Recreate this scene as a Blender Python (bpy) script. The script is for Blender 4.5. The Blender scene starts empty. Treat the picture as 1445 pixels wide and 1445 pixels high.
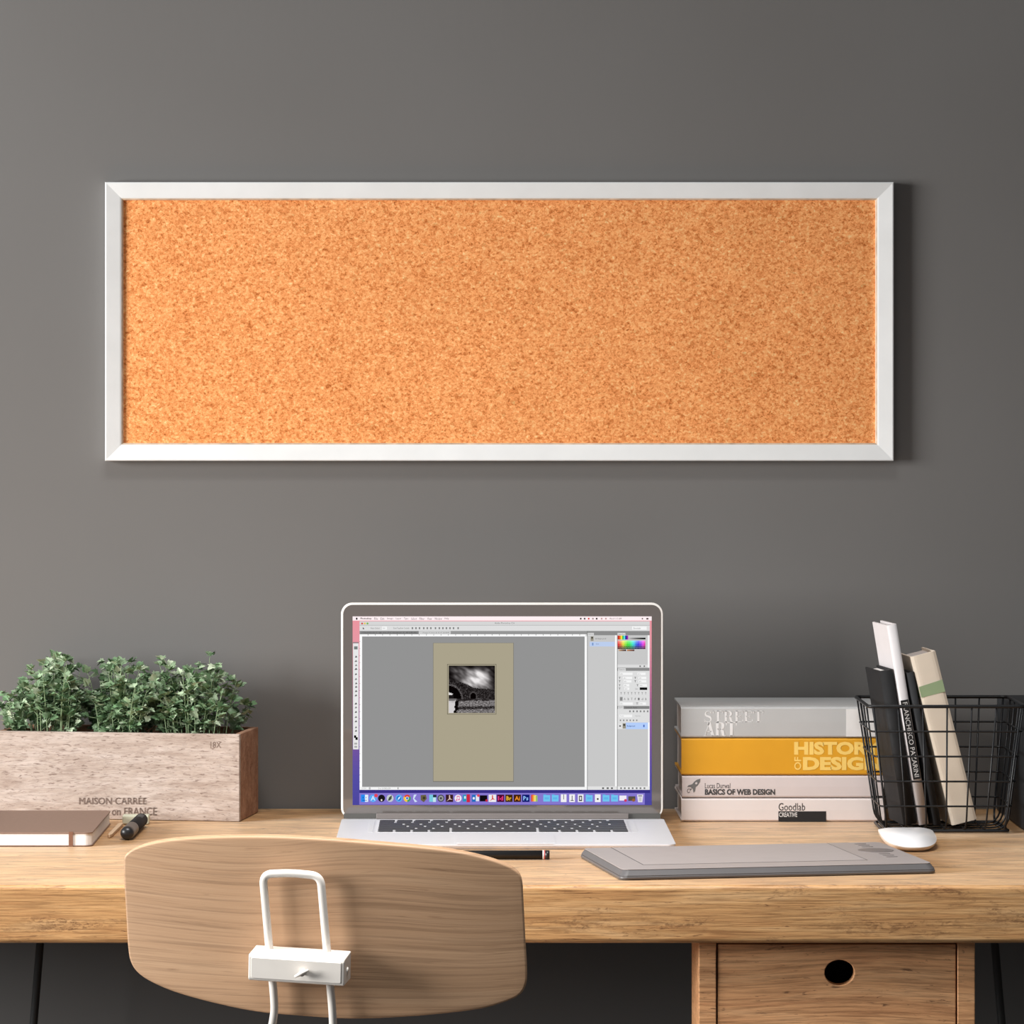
import bpy, bmesh, math, random
from mathutils import Vector, Matrix, noise

# ------------------------------------------------------------------ camera, world, lights, exposure
SC = bpy.context.scene
COL = SC.collection
F = 5440.0            # focal length in pixels of the 1445 px frame
CX, CY = 650.0, 568.0 # where the optical axis meets the frame
CAMZ = 1.215          # eye height
WALL = 4.42           # distance from the camera to the back wall (wall is y = 0)

cam = bpy.data.cameras.new('camera')
cam.sensor_width = 36.0
cam.sensor_fit = 'HORIZONTAL'
cam.lens = F / 1445.0 * 36.0
cam.shift_x = (722.5 - CX) / 1445.0
cam.shift_y = -(722.5 - CY) / 1445.0
cam.clip_start = 0.1
cam_o = bpy.data.objects.new('camera', cam)
COL.objects.link(cam_o)
cam_o.location = (0, -WALL, CAMZ)
cam_o.rotation_euler = (math.radians(90), 0, 0)
SC.camera = cam_o

world = bpy.data.worlds.new('room_light')
SC.world = world
world.use_nodes = True
wb = world.node_tree.nodes['Background']
wb.inputs[0].default_value = (0.95, 0.97, 1.0, 1)
wb.inputs[1].default_value = 0.155


def area(name, loc, target, sx, sy, power, color):
    l = bpy.data.lights.new(name, 'AREA')
    l.shape = 'RECTANGLE'
    l.size, l.size_y = sx, sy
    l.energy = power
    l.color = color
    o = bpy.data.objects.new(name, l)
    COL.objects.link(o)
    o.location = loc
    d = Vector(target) - Vector(loc)
    o.rotation_euler = d.to_track_quat('-Z', 'Y').to_euler()
    return o


area('window_daylight', (-2.85, -1.65, 1.42), (0.1, -0.1, 0.95), 1.4, 1.1, 150, (1.0, 0.99, 0.975))
top_fill = area('overhead_fill', (-0.12, -1.36, 2.75), (-0.12, -1.24, 0.75), 0.9, 0.6, 19, (1.0, 0.985, 0.965))  # added overhead fill that brightens the desk top, not a known fixture
top_fill.data.spread = math.radians(84)

SC.view_settings.view_transform = 'Standard'
SC.view_settings.look = 'None'
SC.view_settings.exposure = 0.0
SC.view_settings.gamma = 1.0
SC.view_settings.use_curve_mapping = False


# ------------------------------------------------------------------ helpers
def lin(c):
    def f(x):
        x /= 255.0
        return x / 12.92 if x <= 0.04045 else ((x + 0.055) / 1.055) ** 2.4
    return tuple(f(x) for x in c)


def at(px, py, y):
    """the point seen at frame position px, py on the plane y (number or function of x, z)"""
    yy = y(0, 0.8) if callable(y) else y
    for _ in range(8 if callable(y) else 1):
        d = WALL + yy
        x = (px - CX) * d / F
        z = CAMZ - (py - CY) * d / F
        if callable(y):
            yy = y(x, z)
    d = WALL + yy
    return Vector(((px - CX) * d / F, yy, CAMZ - (py - CY) * d / F))


class MB:
    def __init__(s):
        s.v, s.f, s.m, s.sm, s.col = [], [], [], [], []
        s.mi = 0
        s.smooth = False
        s.color = None

    def add(s, vs, fs):
        b = len(s.v)
        s.v += [tuple(v) for v in vs]
        for f in fs:
            s.f.append(tuple(b + i for i in f))
            s.m.append(s.mi)
            s.sm.append(s.smooth)
            s.col.append(s.color)
        return s

    def box(s, x0, x1, y0, y1, z0, z1):
        vs = [(x, y, z) for z in (z0, z1) for y in (y0, y1) for x in (x0, x1)]
        return s.add(vs, [(0, 2, 3, 1), (4, 5, 7, 6), (0, 1, 5, 4), (2, 6, 7, 3), (0, 4, 6, 2), (1, 3, 7, 5)])

    def prism(s, poly, fn0, fn1):
        """closed solid between fn0(p) and fn1(p) for every p in the outline (counter-clockwise seen from fn1)"""
        n = len(poly)
        vs = [fn0(p) for p in poly] + [fn1(p) for p in poly]
        fs = [tuple(range(n - 1, -1, -1)), tuple(range(n, 2 * n))]
        fs += [(i, (i + 1) % n, n + (i + 1) % n, n + i) for i in range(n)]
        return s.add(vs, fs)

    def tube(s, pts, r, seg=10, closed=False, caps=True):
        pts = [Vector(p) for p in pts]
        n = len(pts)
        tang = []
        for i in range(n):
            if closed:
                t = pts[(i + 1) % n] - pts[i - 1]
            else:
                t = pts[min(i + 1, n - 1)] - pts[max(i - 1, 0)]
            tang.append(t.normalized())
        up = Vector((0, 0, 1))
        if abs(tang[0].dot(up)) > 0.9:
            up = Vector((0, 1, 0))
        nrm = (up - tang[0] * up.dot(tang[0])).normalized()
        vs = []
        for i in range(n):
            nrm = (nrm - tang[i] * nrm.dot(tang[i])).normalized()
            bn = tang[i].cross(nrm)
            rr = r[i] if isinstance(r, (list, tuple)) else r
            for k in range(seg):
                a = 2 * math.pi * k / seg
                vs.append(pts[i] + (nrm * math.cos(a) + bn * math.sin(a)) * rr)
        fs = []
        for i in range(n if closed else n - 1):
            j = (i + 1) % n
            for k in range(seg):
                l = (k + 1) % seg
                fs.append((i * seg + k, i * seg + l, j * seg + l, j * seg + k))
        if caps and not closed:
            fs.append(tuple(range(seg - 1, -1, -1)))
            fs.append(tuple((n - 1) * seg + k for k in range(seg)))
        old = s.smooth
        s.smooth = True
        s.add(vs, fs)
        s.smooth = old
        return s

    def build(s, name, mats, parent=None, shift=None, bevel=0, seg=2, angle=35, solid=0):
        me = bpy.data.meshes.new(name)
        vs = s.v
        if shift is not None:
            vs = [(v[0] - shift[0], v[1] - shift[1], v[2] - shift[2]) for v in vs]
        me.from_pydata(vs, [], s.f)
        if not isinstance(mats, (list, tuple)):
            mats = [mats]
        for m in mats:
            me.materials.append(m)
        me.polygons.foreach_set('material_index', s.m)
        me.polygons.foreach_set('use_smooth', s.sm)
        if any(c is not None for c in s.col):
            ca = me.color_attributes.new('tint', 'FLOAT_COLOR', 'CORNER')
            buf = []
            for f, c in zip(s.f, s.col):
                c = c or (1, 1, 1)
                buf += [c[0], c[1], c[2], 1.0] * len(f)
            ca.data.foreach_set('color', buf)
        me.update()
        o = bpy.data.objects.new(name, me)
        COL.objects.link(o)
        if parent:
            o.parent = parent
        if solid:
            md = o.modifiers.new('solid', 'SOLIDIFY')
            md.thickness = solid
            md.offset = -1
        if bevel:
            md = o.modifiers.new('bevel', 'BEVEL')
            md.width = bevel
            md.segments = seg
            md.limit_method = 'ANGLE'
            md.angle_limit = math.radians(angle)
            md.harden_normals = False
            for p in me.polygons:
                p.use_smooth = True
            md2 = o.modifiers.new('wn', 'WEIGHTED_NORMAL')
            md2.keep_sharp = True
        return o


def thing(name, label, cat, loc=(0, 0, 0), rotz=0, group=None):
    o = bpy.data.objects.new(name, None)
    COL.objects.link(o)
    o.empty_display_size = 0.05
    o.location = loc
    o.rotation_euler = (0, 0, rotz)
    o['label'] = label
    o['category'] = cat
    if group:
        o['group'] = group
    return o


def tag(o, label, cat, group=None):
    o['label'] = label
    o['category'] = cat
    if group:
        o['group'] = group
    return o


def rrect(x0, x1, y0, y1, r, n=6):
    pts = []
    for cx, cy, a0 in ((x1 - r, y0 + r, -90), (x1 - r, y1 - r, 0), (x0 + r, y1 - r, 90), (x0 + r, y0 + r, 180)):
        for k in range(n + 1):
            a = math.radians(a0 + 90.0 * k / n)
            pts.append((cx + r * math.cos(a), cy + r * math.sin(a)))
    return pts


def fillet(pts, r, n=6, closed=False):
    pts = [Vector(p) for p in pts]
    out = []
    m = len(pts)
    for i, p in enumerate(pts):
        if not closed and i in (0, m - 1):
            out.append(p)
            continue
        a, b = pts[i - 1], pts[(i + 1) % m]
        da, db = (a - p), (b - p)
        rr = min(r, da.length * 0.49, db.length * 0.49)
        s, e = p + da.normalized() * rr, p + db.normalized() * rr
        for k in range(n + 1):
            t = k / n
            out.append(s * (1 - t) ** 2 + p * 2 * t * (1 - t) + e * t * t)
    return out


_txt = {}


def text2d(body, bold=0.0, res=3):
    """flat letters: vertices and faces, in font units"""
    key = (body, bold, res)
    if key in _txt:
        return _txt[key]
    cu = bpy.data.curves.new('t', 'FONT')
    cu.body = body
    cu.offset = bold
    cu.resolution_u = res
    cu.fill_mode = 'FRONT'
    o = bpy.data.objects.new('t', cu)
    COL.objects.link(o)
    dg = bpy.context.evaluated_depsgraph_get()
    me = bpy.data.meshes.new_from_object(o.evaluated_get(dg))
    vs = [(v.co.x, v.co.y) for v in me.vertices]
    fs = [tuple(p.vertices) for p in me.polygons]
    bpy.data.objects.remove(o)
    bpy.data.curves.remove(cu)
    bpy.data.meshes.remove(me)
    _txt[key] = (vs, fs)
    return vs, fs


def put_text(mb, body, u0, u1, v0, v1, fn, bold=0.0, res=3, rot=False):
    """fit the letters into the box u0..u1, v0..v1 and place them through fn(u, v)"""
    vs, fs = text2d(body, bold, res)
    if not vs:
        return
    if rot:  # reading upwards
        vs = [(-y, x) for x, y in vs]
    xs = [v[0] for v in vs]
    ys = [v[1] for v in vs]
    ax, bx, ay, by = min(xs), max(xs), min(ys), max(ys)
    mb.add([fn(u0 + (x - ax) / max(bx - ax, 1e-6) * (u1 - u0), v0 + (y - ay) / max(by - ay, 1e-6) * (v1 - v0)) for x, y in vs], fs)


# ------------------------------------------------------------------ materials
def new_mat(name):
    m = bpy.data.materials.new(name)
    m.use_nodes = True
    nt = m.node_tree
    return m, nt, nt.nodes['Principled BSDF']


def plain(name, c, rough=0.5, metal=0.0, spec=0.5, ior=None, var=0.04, scale=60.0, bump=0.0):
    m, nt, b = new_mat(name)
    N, L = nt.nodes, nt.links
    tc = N.new('ShaderNodeTexCoord')
    nz = N.new('ShaderNodeTexNoise')
    nz.inputs['Scale'].default_value = scale
    nz.inputs['Detail'].default_value = 4
    L.new(tc.outputs['Object'], nz.inputs['Vector'])
    rp = N.new('ShaderNodeValToRGB')
    c = lin(c)
    rp.color_ramp.elements[0].position = 0.3
    rp.color_ramp.elements[1].position = 0.7
    rp.color_ramp.elements[0].color = tuple(x * (1 - var) for x in c) + (1,)
    rp.color_ramp.elements[1].color = tuple(min(1, x * (1 + var)) for x in c) + (1,)
    L.new(nz.outputs['Fac'], rp.inputs['Fac'])
    L.new(rp.outputs['Color'], b.inputs['Base Color'])
    b.inputs['Roughness'].default_value = rough
    b.inputs['Metallic'].default_value = metal
    b.inputs['Specular IOR Level'].default_value = spec
    if ior:
        b.inputs['IOR'].default_value = ior
    if bump:
        bp = N.new('ShaderNodeBump')
        bp.inputs['Strength'].default_value = bump
        bp.inputs['Distance'].default_value = 0.001
        L.new(nz.outputs['Fac'], bp.inputs['Height'])
        L.new(bp.outputs['Normal'], b.inputs['Normal'])
    return m


def noise_node(nt, vec, scale, detail=6, rough=0.6, dist=0.0):
    n = nt.nodes.new('ShaderNodeTexNoise')
    n.inputs['Scale'].default_value = scale
    n.inputs['Detail'].default_value = detail
    n.inputs['Roughness'].default_value = rough
    n.inputs['Distortion'].default_value = dist
    nt.links.new(vec, n.inputs['Vector'])
    return n.outputs['Fac']


def mapping(nt, vec, sc):
    mp = nt.nodes.new('ShaderNodeMapping')
    mp.inputs['Scale'].default_value = sc
    nt.links.new(vec, mp.inputs['Vector'])
    return mp.outputs['Vector']


def ramp(nt, fac, stops):
    r = nt.nodes.new('ShaderNodeValToRGB')
    cr = r.color_ramp
    while len(cr.elements) < len(stops):
        cr.elements.new(0.5)
    for e, (p, c) in zip(cr.elements, stops):
        e.position = p
        e.color = tuple(c) + (1,) if len(c) == 3 else c
    nt.links.new(fac, r.inputs['Fac'])
    return r.outputs['Color']


def mix(nt, mode, fac, a, b):
    m = nt.nodes.new('ShaderNodeMix')
    m.data_type = 'RGBA'
    m.blend_type = mode
    ins = [s for s in m.inputs if s.enabled]
    f, A, B = m.inputs[0], m.inputs[6], m.inputs[7]
    for sock, val in ((f, fac), (A, a), (B, b)):
        if hasattr(val, 'is_output'):
            nt.links.new(val, sock)
        elif isinstance(val, (int, float)):
            sock.default_value = val
        else:
            sock.default_value = tuple(val) + (1,)
    return m.outputs[2]


def wood(name, c_dark, c_mid, c_light, c_fleck, along=(6, 70, 70), streak=(8, 300, 300), fleck=(30, 260, 260),
         fleck_lo=0.62, fleck_hi=0.72, fleck_amt=0.7, streak_amt=0.35, rough=0.55, bump=0.25, wav=0.0, spec=0.4,
         big=None, big_amt=0.0, st_lo=0.36, st_hi=0.56, sheen=0.0):
    m, nt, b = new_mat(name)
    N, L = nt.nodes, nt.links
    tc = N.new('ShaderNodeTexCoord')
    vec = tc.outputs['Object']
    if wav:
        wn = N.new('ShaderNodeTexNoise')
        wn.inputs['Scale'].default_value = 5.0
        wn.inputs['Detail'].default_value = 0
        L.new(vec, wn.inputs['Vector'])
        vm = N.new('ShaderNodeVectorMath')
        vm.operation = 'MULTIPLY_ADD'
        L.new(wn.outputs['Color'], vm.inputs[0])
        vm.inputs[1].default_value = (0, 0, wav)
        L.new(vec, vm.inputs[2])
        vec = vm.outputs[0]
    n1 = noise_node(nt, mapping(nt, vec, along), 1.0, 5, 0.6, 0.6)
    base = ramp(nt, n1, [(0.32, lin(c_dark)), (0.5, lin(c_mid)), (0.68, lin(c_light))])
    n2 = noise_node(nt, mapping(nt, vec, streak), 1.0, 4, 0.65, 0.3)
    st = ramp(nt, n2, [(st_lo, (0.45, 0.42, 0.40)), (st_hi, (1, 1, 1)), (0.75, (1.08, 1.08, 1.08))])
    base = mix(nt, 'MULTIPLY', streak_amt, base, st)
    n3 = noise_node(nt, mapping(nt, vec, fleck), 1.0, 3, 0.6, 0.8)
    fk = ramp(nt, n3, [(fleck_lo, (0, 0, 0)), (fleck_hi, (fleck_amt,) * 3)])
    base = mix(nt, 'MIX', fk, base, lin(c_fleck))
    if big:
        n4 = noise_node(nt, mapping(nt, vec, big), 1.0, 5, 0.7, 0.5)
        n5 = noise_node(nt, mapping(nt, vec, (180, 420, 420)), 1.0, 3, 0.7, 0.5)
        gm = N.new('ShaderNodeMath')
        gm.operation = 'MULTIPLY'
        L.new(ramp(nt, n4, [(0.53, (0, 0, 0)), (0.66, (1, 1, 1))]), gm.inputs[0])
        L.new(ramp(nt, n5, [(0.42, (0, 0, 0)), (0.62, (big_amt,) * 3)]), gm.inputs[1])
        base = mix(nt, 'MIX', gm.outputs[0], base, lin(c_fleck))
    L.new(base, b.inputs['Base Color'])
    b.inputs['Roughness'].default_value = rough
    b.inputs['Specular IOR Level'].default_value = spec
    b.inputs['Sheen Weight'].default_value = sheen
    b.inputs['Sheen Roughness'].default_value = 0.35
    b.inputs['Sheen Tint'].default_value = (1.0, 0.92, 0.76, 1)
    bp = N.new('ShaderNodeBump')
    bp.inputs['Strength'].default_value = bump
    bp.inputs['Distance'].default_value = 0.0015
    L.new(n2, bp.inputs['Height'])
    L.new(bp.outputs['Normal'], b.inputs['Normal'])
    return m


M_desk = wood('desk_wood', (188, 138, 90), (207, 159, 107), (222, 178, 128), (100, 66, 44),
              sheen=0.24, along=(7, 34, 100), streak=(18, 110, 560), fleck=(45, 80, 340), fleck_lo=0.64, fleck_hi=0.74,
              fleck_amt=0.8, streak_amt=0.75, rough=0.42, bump=0.3, big=(14, 30, 60), big_amt=0.75)
M_cab = wood('cabinet_wood', (206, 148, 102), (222, 166, 117), (232, 180, 132), (84, 54, 36),
             along=(6, 70, 70), streak=(18, 400, 400), fleck=(60, 260, 260), fleck_lo=0.63, fleck_hi=0.72,
             fleck_amt=0.75, streak_amt=0.7, rough=0.6, bump=0.4, wav=0.02)
M_chairwood = wood('chair_plywood', (184, 147, 114), (189, 152, 119), (194, 158, 125), (112, 80, 56),
                   along=(2.5, 2.5, 110), st_lo=0.36, st_hi=0.50, streak=(6, 6, 400), fleck=(16, 16, 420), fleck_lo=0.62, fleck_hi=0.76,
                   fleck_amt=0.45, streak_amt=0.42, rough=0.5, bump=0.12, wav=0.03)
M_crate = wood('limed_crate_wood', (166, 148, 136), (184, 168, 157), (198, 184, 175), (104, 82, 72),
               along=(14, 90, 90), streak=(70, 420, 420), fleck=(110, 560, 560), fleck_lo=0.56, fleck_hi=0.68,
               fleck_amt=0.75, streak_amt=0.35, rough=0.8, bump=0.3, wav=0.01)
M_crate_end = wood('crate_end_wood', (146, 106, 82), (168, 126, 100), (186, 146, 120), (92, 60, 46),
                   along=(40, 60, 60), streak=(120, 200, 200), fleck=(150, 300, 300), fleck_lo=0.58, fleck_hi=0.7,
                   fleck_amt=0.6, streak_amt=0.4, rough=0.85, bump=0.3)



def wall_mat():
    m, nt, b = new_mat('grey_wall_paint')
    N, L = nt.nodes, nt.links
    tc = N.new('ShaderNodeTexCoord')
    n1 = noise_node(nt, tc.outputs['Object'], 2.2, 3, 0.5)
    base = ramp(nt, n1, [(0.3, lin((113, 111, 109))), (0.7, lin((117, 115.5, 114)))])
    L.new(base, b.inputs['Base Color'])
    b.inputs['Roughness'].default_value = 0.85
    b.inputs['Specular IOR Level'].default_value = 0.2
    n2 = noise_node(nt, mapping(nt, tc.outputs['Object'], (90, 90, 40)), 1.0, 3, 0.6)
    bp = N.new('ShaderNodeBump')
    bp.inputs['Strength'].default_value = 0.05
    bp.inputs['Distance'].default_value = 0.002
    L.new(n2, bp.inputs['Height'])
    L.new(bp.outputs['Normal'], b.inputs['Normal'])
    return m


def cork_mat():
    m, nt, b = new_mat('cork')
    N, L = nt.nodes, nt.links
    tc = N.new('ShaderNodeTexCoord')
    v = mapping(nt, tc.outputs['Object'], (0.85, 1, 1))
    n1 = noise_node(nt, v, 380, 4, 0.7, 0.6)
    base = ramp(nt, n1, [(0.30, lin((160, 86, 36))), (0.42, lin((228, 142, 80))), (0.5, lin((245, 164, 102))),
                         (0.58, lin((252, 180, 115))), (0.70, lin((255, 220, 160)))])
    vo = N.new('ShaderNodeTexVoronoi')
    vo.inputs['Scale'].default_value = 240
    L.new(v, vo.inputs['Vector'])
    sp = N.new('ShaderNodeSeparateColor')
    L.new(vo.outputs['Color'], sp.inputs[0])
    dk = ramp(nt, sp.outputs[0], [(0.0, (0.74, 0.62, 0.5)), (0.12, (0.95, 0.92, 0.9)), (0.7, (1, 1, 1)), (1.0, (1.06, 1.08, 1.1))])
    base = mix(nt, 'MULTIPLY', 0.8, base, dk)
    n3 = noise_node(nt, tc.outputs['Object'], 9, 4, 0.6)
    bl = ramp(nt, n3, [(0.35, (0.93, 0.9, 0.86)), (0.65, (1.03, 1.03, 1.03))])
    base = mix(nt, 'MULTIPLY', 0.7, base, bl)
    L.new(base, b.inputs['Base Color'])
    b.inputs['Roughness'].default_value = 0.9
    b.inputs['Specular IOR Level'].default_value = 0.15
    bp = N.new('ShaderNodeBump')
    bp.inputs['Strength'].default_value = 0.25
    bp.inputs['Distance'].default_value = 0.001
    L.new(n1, bp.inputs['Height'])
    L.new(bp.outputs['Normal'], b.inputs['Normal'])
    return m


def tint_mat(name, emit=False, rough=0.55):
    m, nt, b = new_mat(name)
    a = nt.nodes.new('ShaderNodeVertexColor')
    a.layer_name = 'tint'
    if emit:
        b.inputs['Base Color'].default_value = (0.0, 0.0, 0.0, 1)
        b.inputs['Specular IOR Level'].default_value = 0.0
        b.inputs['Roughness'].default_value = 0.6
        nt.links.new(a.outputs['Color'], b.inputs['Emission Color'])
        b.inputs['Emission Strength'].default_value = 1.0
    else:
        nt.links.new(a.outputs['Color'], b.inputs['Base Color'])
        b.inputs['Roughness'].default_value = rough
    return m


M_wall = wall_mat()
M_floor = plain('dark_floor', (26, 28, 31), 0.7, scale=3)
M_cork = cork_mat()
M_frame = plain('white_frame_paint', (234, 236, 236), 0.55, var=0.03, scale=25)
M_lip = plain('worn_frame_edge', (206, 184, 160), 0.7, var=0.25, scale=90)
M_metal_dark = plain('dark_grey_steel', (62, 64, 65), 0.45, spec=0.4)
M_wire = plain('black_wire', (22, 24, 27), 0.4, spec=0.4)
M_white_pl = plain('white_enamel', (236, 230, 222), 0.35, var=0.02)
M_alu = plain('silver_aluminium', (220, 220, 224), 0.42, metal=0.0, spec=0.6, var=0.01)
M_alu_rim = plain('silver_rim', (240, 238, 234), 0.3, spec=0.6, var=0.01)
M_bezel = plain('glossy_grey_bezel', (104, 98, 95), 0.04, spec=0.9, ior=1.7, var=0.02, scale=8)
M_hinge = plain('grey_hinge_plastic', (124, 117, 114), 0.5, var=0.03)
M_key = plain('charcoal_key', (58, 58, 60), 0.5, var=0.03)
M_kbed = plain('keyboard_bed', (226, 226, 230), 0.5, var=0.02)
M_black_pl = plain('black_plastic', (34, 34, 36), 0.35, var=0.05)
M_black_dull = plain('dull_black_plastic', (36, 36, 38), 0.75, spec=0.12, var=0.05)
M_black_matte = plain('black_cover', (44, 45, 47), 0.65, spec=0.2, var=0.06, scale=120)
M_black_spine = plain('dark_spine_cloth', (40, 40, 41), 0.65, spec=0.15, var=0.06, scale=150)
M_pink = plain('blush_white_cover', (214, 204, 203), 0.55, var=0.02, scale=30)
M_pinkw = plain('off_white_cover', (226, 217, 214), 0.55, var=0.02, scale=30)
M_grey_cover = plain('light_grey_cover', (186, 187, 187), 0.5, var=0.02, scale=30)
M_yellow = plain('mustard_cover', (222, 160, 36), 0.5, var=0.03, scale=30)
M_cream = plain('cream_cover', (230, 217, 199), 0.6, var=0.02, scale=30)
M_whitebk = plain('white_cover', (216, 212, 213), 0.55, var=0.02)
M_green = plain('sage_green_band', (150, 170, 132), 0.6, var=0.03)
M_paper = plain('page_edges', (206, 197, 192), 0.8, var=0.06, scale=400)
M_paper_w = plain('white_page_edges', (236, 234, 232), 0.8, var=0.04, scale=300)
M_ink_l = plain('pale_grey_ink', (224, 224, 224), 0.6)
M_ink_y = plain('pale_yellow_ink', (246, 208, 112), 0.6)
M_ink_d = plain('charcoal_ink', (66, 66, 68), 0.6)
M_ink_k = plain('black_ink', (30, 30, 32), 0.6)
M_label = plain('white_label', (226, 225, 224), 0.6)
M_stamp = plain('faded_grey_stamp', (126, 108, 98), 0.85, var=0.3, scale=700)
M_brown = plain('brown_leatherette', (134, 108, 94), 0.6, var=0.06, scale=200, bump=0.1)
M_band = plain('brown_elastic', (124, 86, 66), 0.7, var=0.08, scale=300)
M_tab_top = plain('grey_tablet_top', (162, 154, 152), 0.45, var=0.02)
M_tab_area = plain('tablet_drawing_surface', (168, 160, 158), 0.55, var=0.02)
M_tab_body = plain('tablet_edge', (96, 94, 95), 0.35, var=0.03)
M_tab_line = plain('tablet_groove', (70, 66, 66), 0.5)
M_tab_btn = plain('tablet_button', (124, 117, 116), 0.4)
M_mouse = plain('white_mouse_shell', (238, 238, 240), 0.25, var=0.01)
M_mouse_b = plain('cream_mouse_base', (226, 214, 200), 0.35, var=0.02)
M_eraser = plain('pale_green_rubber', (206, 206, 184), 0.8, var=0.05)
M_silver = plain('silver_label', (92, 92, 92), 0.7, spec=0.1, var=0.2, scale=500)
M_red = plain('red_ring', (206, 84, 84), 0.5)
M_stick = plain('pale_stick_wood', (222, 190, 156), 0.6, var=0.06, scale=200)
M_white = plain('white_ring', (236, 232, 232), 0.5)
M_soil = plain('dark_soil', (44, 34, 28), 0.95, var=0.4, scale=250, bump=0.6)
M_box = plain('charcoal_box', (30, 32, 35), 0.6, var=0.05)
M_leaf = tint_mat('parsley_leaf', rough=0.5)
M_stem = plain('parsley_stem', (138, 160, 120), 0.6, var=0.1, scale=80)
M_screen = tint_mat('screen_picture', emit=True)
M_trim = plain('dark_trim', (88, 87, 84), 0.4)
M_hole_shade = plain('drawer_inside_shade', (26, 24, 24), 0.9)  # near-black colour stands in for the shade inside the drawer


# ------------------------------------------------------------------ room
mb = MB()
mb.box(-3.2, 3.2, 0, 0.12, 0, 2.9)
o = mb.build('wall_back', M_wall)
o['kind'] = 'structure'
mb = MB()
mb.box(-3.2, 3.2, -5.2, 0.12, -0.1, 0)
o = mb.build('floor', M_floor)
o['kind'] = 'structure'

# ------------------------------------------------------------------ desk
DESK = 0.75
d = thing('desk', 'long pale oak desk with a thick worn top along the grey wall', 'desk', (0.06, -0.355, 0))
sh = (0.06, -0.355, 0)
mb = MB()
mb.box(-1.20, 0.98, -0.708, -0.004, 0.694, DESK)  # unseen left end lengthened to block light from under the desk
mb.build('tabletop', M_desk, d, sh, bevel=0.005, seg=4)


def desk_leg(xt, xb, y):
    m = MB()
    m.tube([(xt, y, 0.694), (xb, y, 0.004)], 0.0045, 12)
    m.build('leg', M_metal_dark, d, sh)


tl, bl = at(56.5, 1333, -0.1), at(47.5, 1445, -0.1)
kx = (bl.x - tl.x) / (bl.z - tl.z)
for y in (-0.1, -0.62):
    desk_leg(tl.x + kx * (0.694 - tl.z), tl.x - kx * tl.z, y)
tr, br = at(1404.5, 1340, -0.1), at(1413.5, 1445, -0.1)
kx = (br.x - tr.x) / (br.z - tr.z)
for y in (-0.1, -0.62):
    desk_leg(tr.x + kx * (0.694 - tr.z), tr.x - kx * tr.z, y)
mb = MB()
mb.box(-0.62, 0.74, -0.12, -0.08, 0.676, 0.6938)
mb.build('rail', M_metal_dark, d, sh)

# ------------------------------------------------------------------ drawer cabinet under the desk
cx0, cx1, cyf, cyb = 0.2304, 0.4978, -0.690, -0.575
c = thing('drawer_cabinet', 'oak drawer cabinet with a round finger hole under the desk', 'cabinet', (0.364, -0.63, 0.46))
sh = (0.364, -0.63, 0.46)
ZT = 0.6925
for xa, xb in ((cx0, cx0 + 0.017), (cx1 - 0.017, cx1)):
    mb = MB()
    mb.box(xa, xb, cyf, cyb, 0.46, ZT)
    mb.build('side_panel', M_cab, c, sh, bevel=0.001)
mb = MB()
mb.box(cx0 + 0.0172, cx1 - 0.0172, cyb, cyb + 0.008, 0.46, ZT)
mb.box(cx0 + 0.0172, cx1 - 0.0172, cyf + 0.02, cyb - 0.0002, 0.684, ZT)
mb.box(cx0 + 0.0172, cx1 - 0.0172, cyf + 0.02, cyb - 0.0002, 0.46, 0.472)
mb.build('carcass', M_cab, c, sh)


def drawer_front(z0, z1, name):
    xa, xb = cx0 + 0.0185, cx1 - 0.0185
    hx, hz = at(1185, 1373, cyf).x, z1 - (0.6905 - at(1185, 1373, cyf).z)
    n = 40
    hole = [(hx + 0.0144 * math.cos(2 * math.pi * k / n), hz + 0.0123 * math.sin(2 * math.pi * k / n)) for k in range(n)]
    rect = []
    for k in range(n):
        a = 2 * math.pi * k / n
        dx, dz = math.cos(a), math.sin(a)
        t = min((xb - hx) / dx if dx > 1e-9 else 9, (xa - hx) / dx if dx < -1e-9 else 9,
                (z1 - hz) / dz if dz > 1e-9 else 9, (z0 - hz) / dz if dz < -1e-9 else 9)
        rect.append((hx + dx * t, hz + dz * t))
    # snap the nearest samples to the four corners
    for cxx, czz in ((xa, z0), (xb, z0), (xb, z1), (xa, z1)):
        k = min(range(n), key=lambda i: (rect[i][0] - cxx) ** 2 + (rect[i][1] - czz) ** 2)
        rect[k] = (cxx, czz)
    m = MB()
    ya, yb = cyf + 0.0015, cyf + 0.0165
    vs = [(x, ya, z) for x, z in hole] + [(x, ya, z) for x, z in rect] + [(x, yb, z) for x, z in hole] + [(x, yb, z) for x, z in rect]
    fs = []
    for k in range(n):
        l = (k + 1) % n
        fs += [(k, n + k, n + l, l), (2 * n + k, 2 * n + l, 3 * n + l, 3 * n + k),
               (k, l, 2 * n + l, 2 * n + k), (n + k, 3 * n + k, 3 * n + l, n + l)]
    m.add(vs, fs)
    dr = m.build(name, M_cab, c, sh, bevel=0.0008)
    m = MB()
    m.box(xa + 0.006, xa + 0.014, yb, cyb - 0.03, z0 + 0.01, z1 - 0.03)
    m.box(xb - 0.014, xb - 0.006, yb, cyb - 0.03, z0 + 0.01, z1 - 0.03)
    m.box(xa + 0.006, xb - 0.006, cyb - 0.04, cyb - 0.03, z0 + 0.01, z1 - 0.03)
    m.box(xa + 0.006, xb - 0.006, yb, cyb - 0.03, z0 + 0.01, z0 + 0.016)
    m.build('drawer_box', M_hole_shade, dr, sh)
    return dr


drawer_front(0.475, 0.6825 + 0.008, 'drawer')

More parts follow.
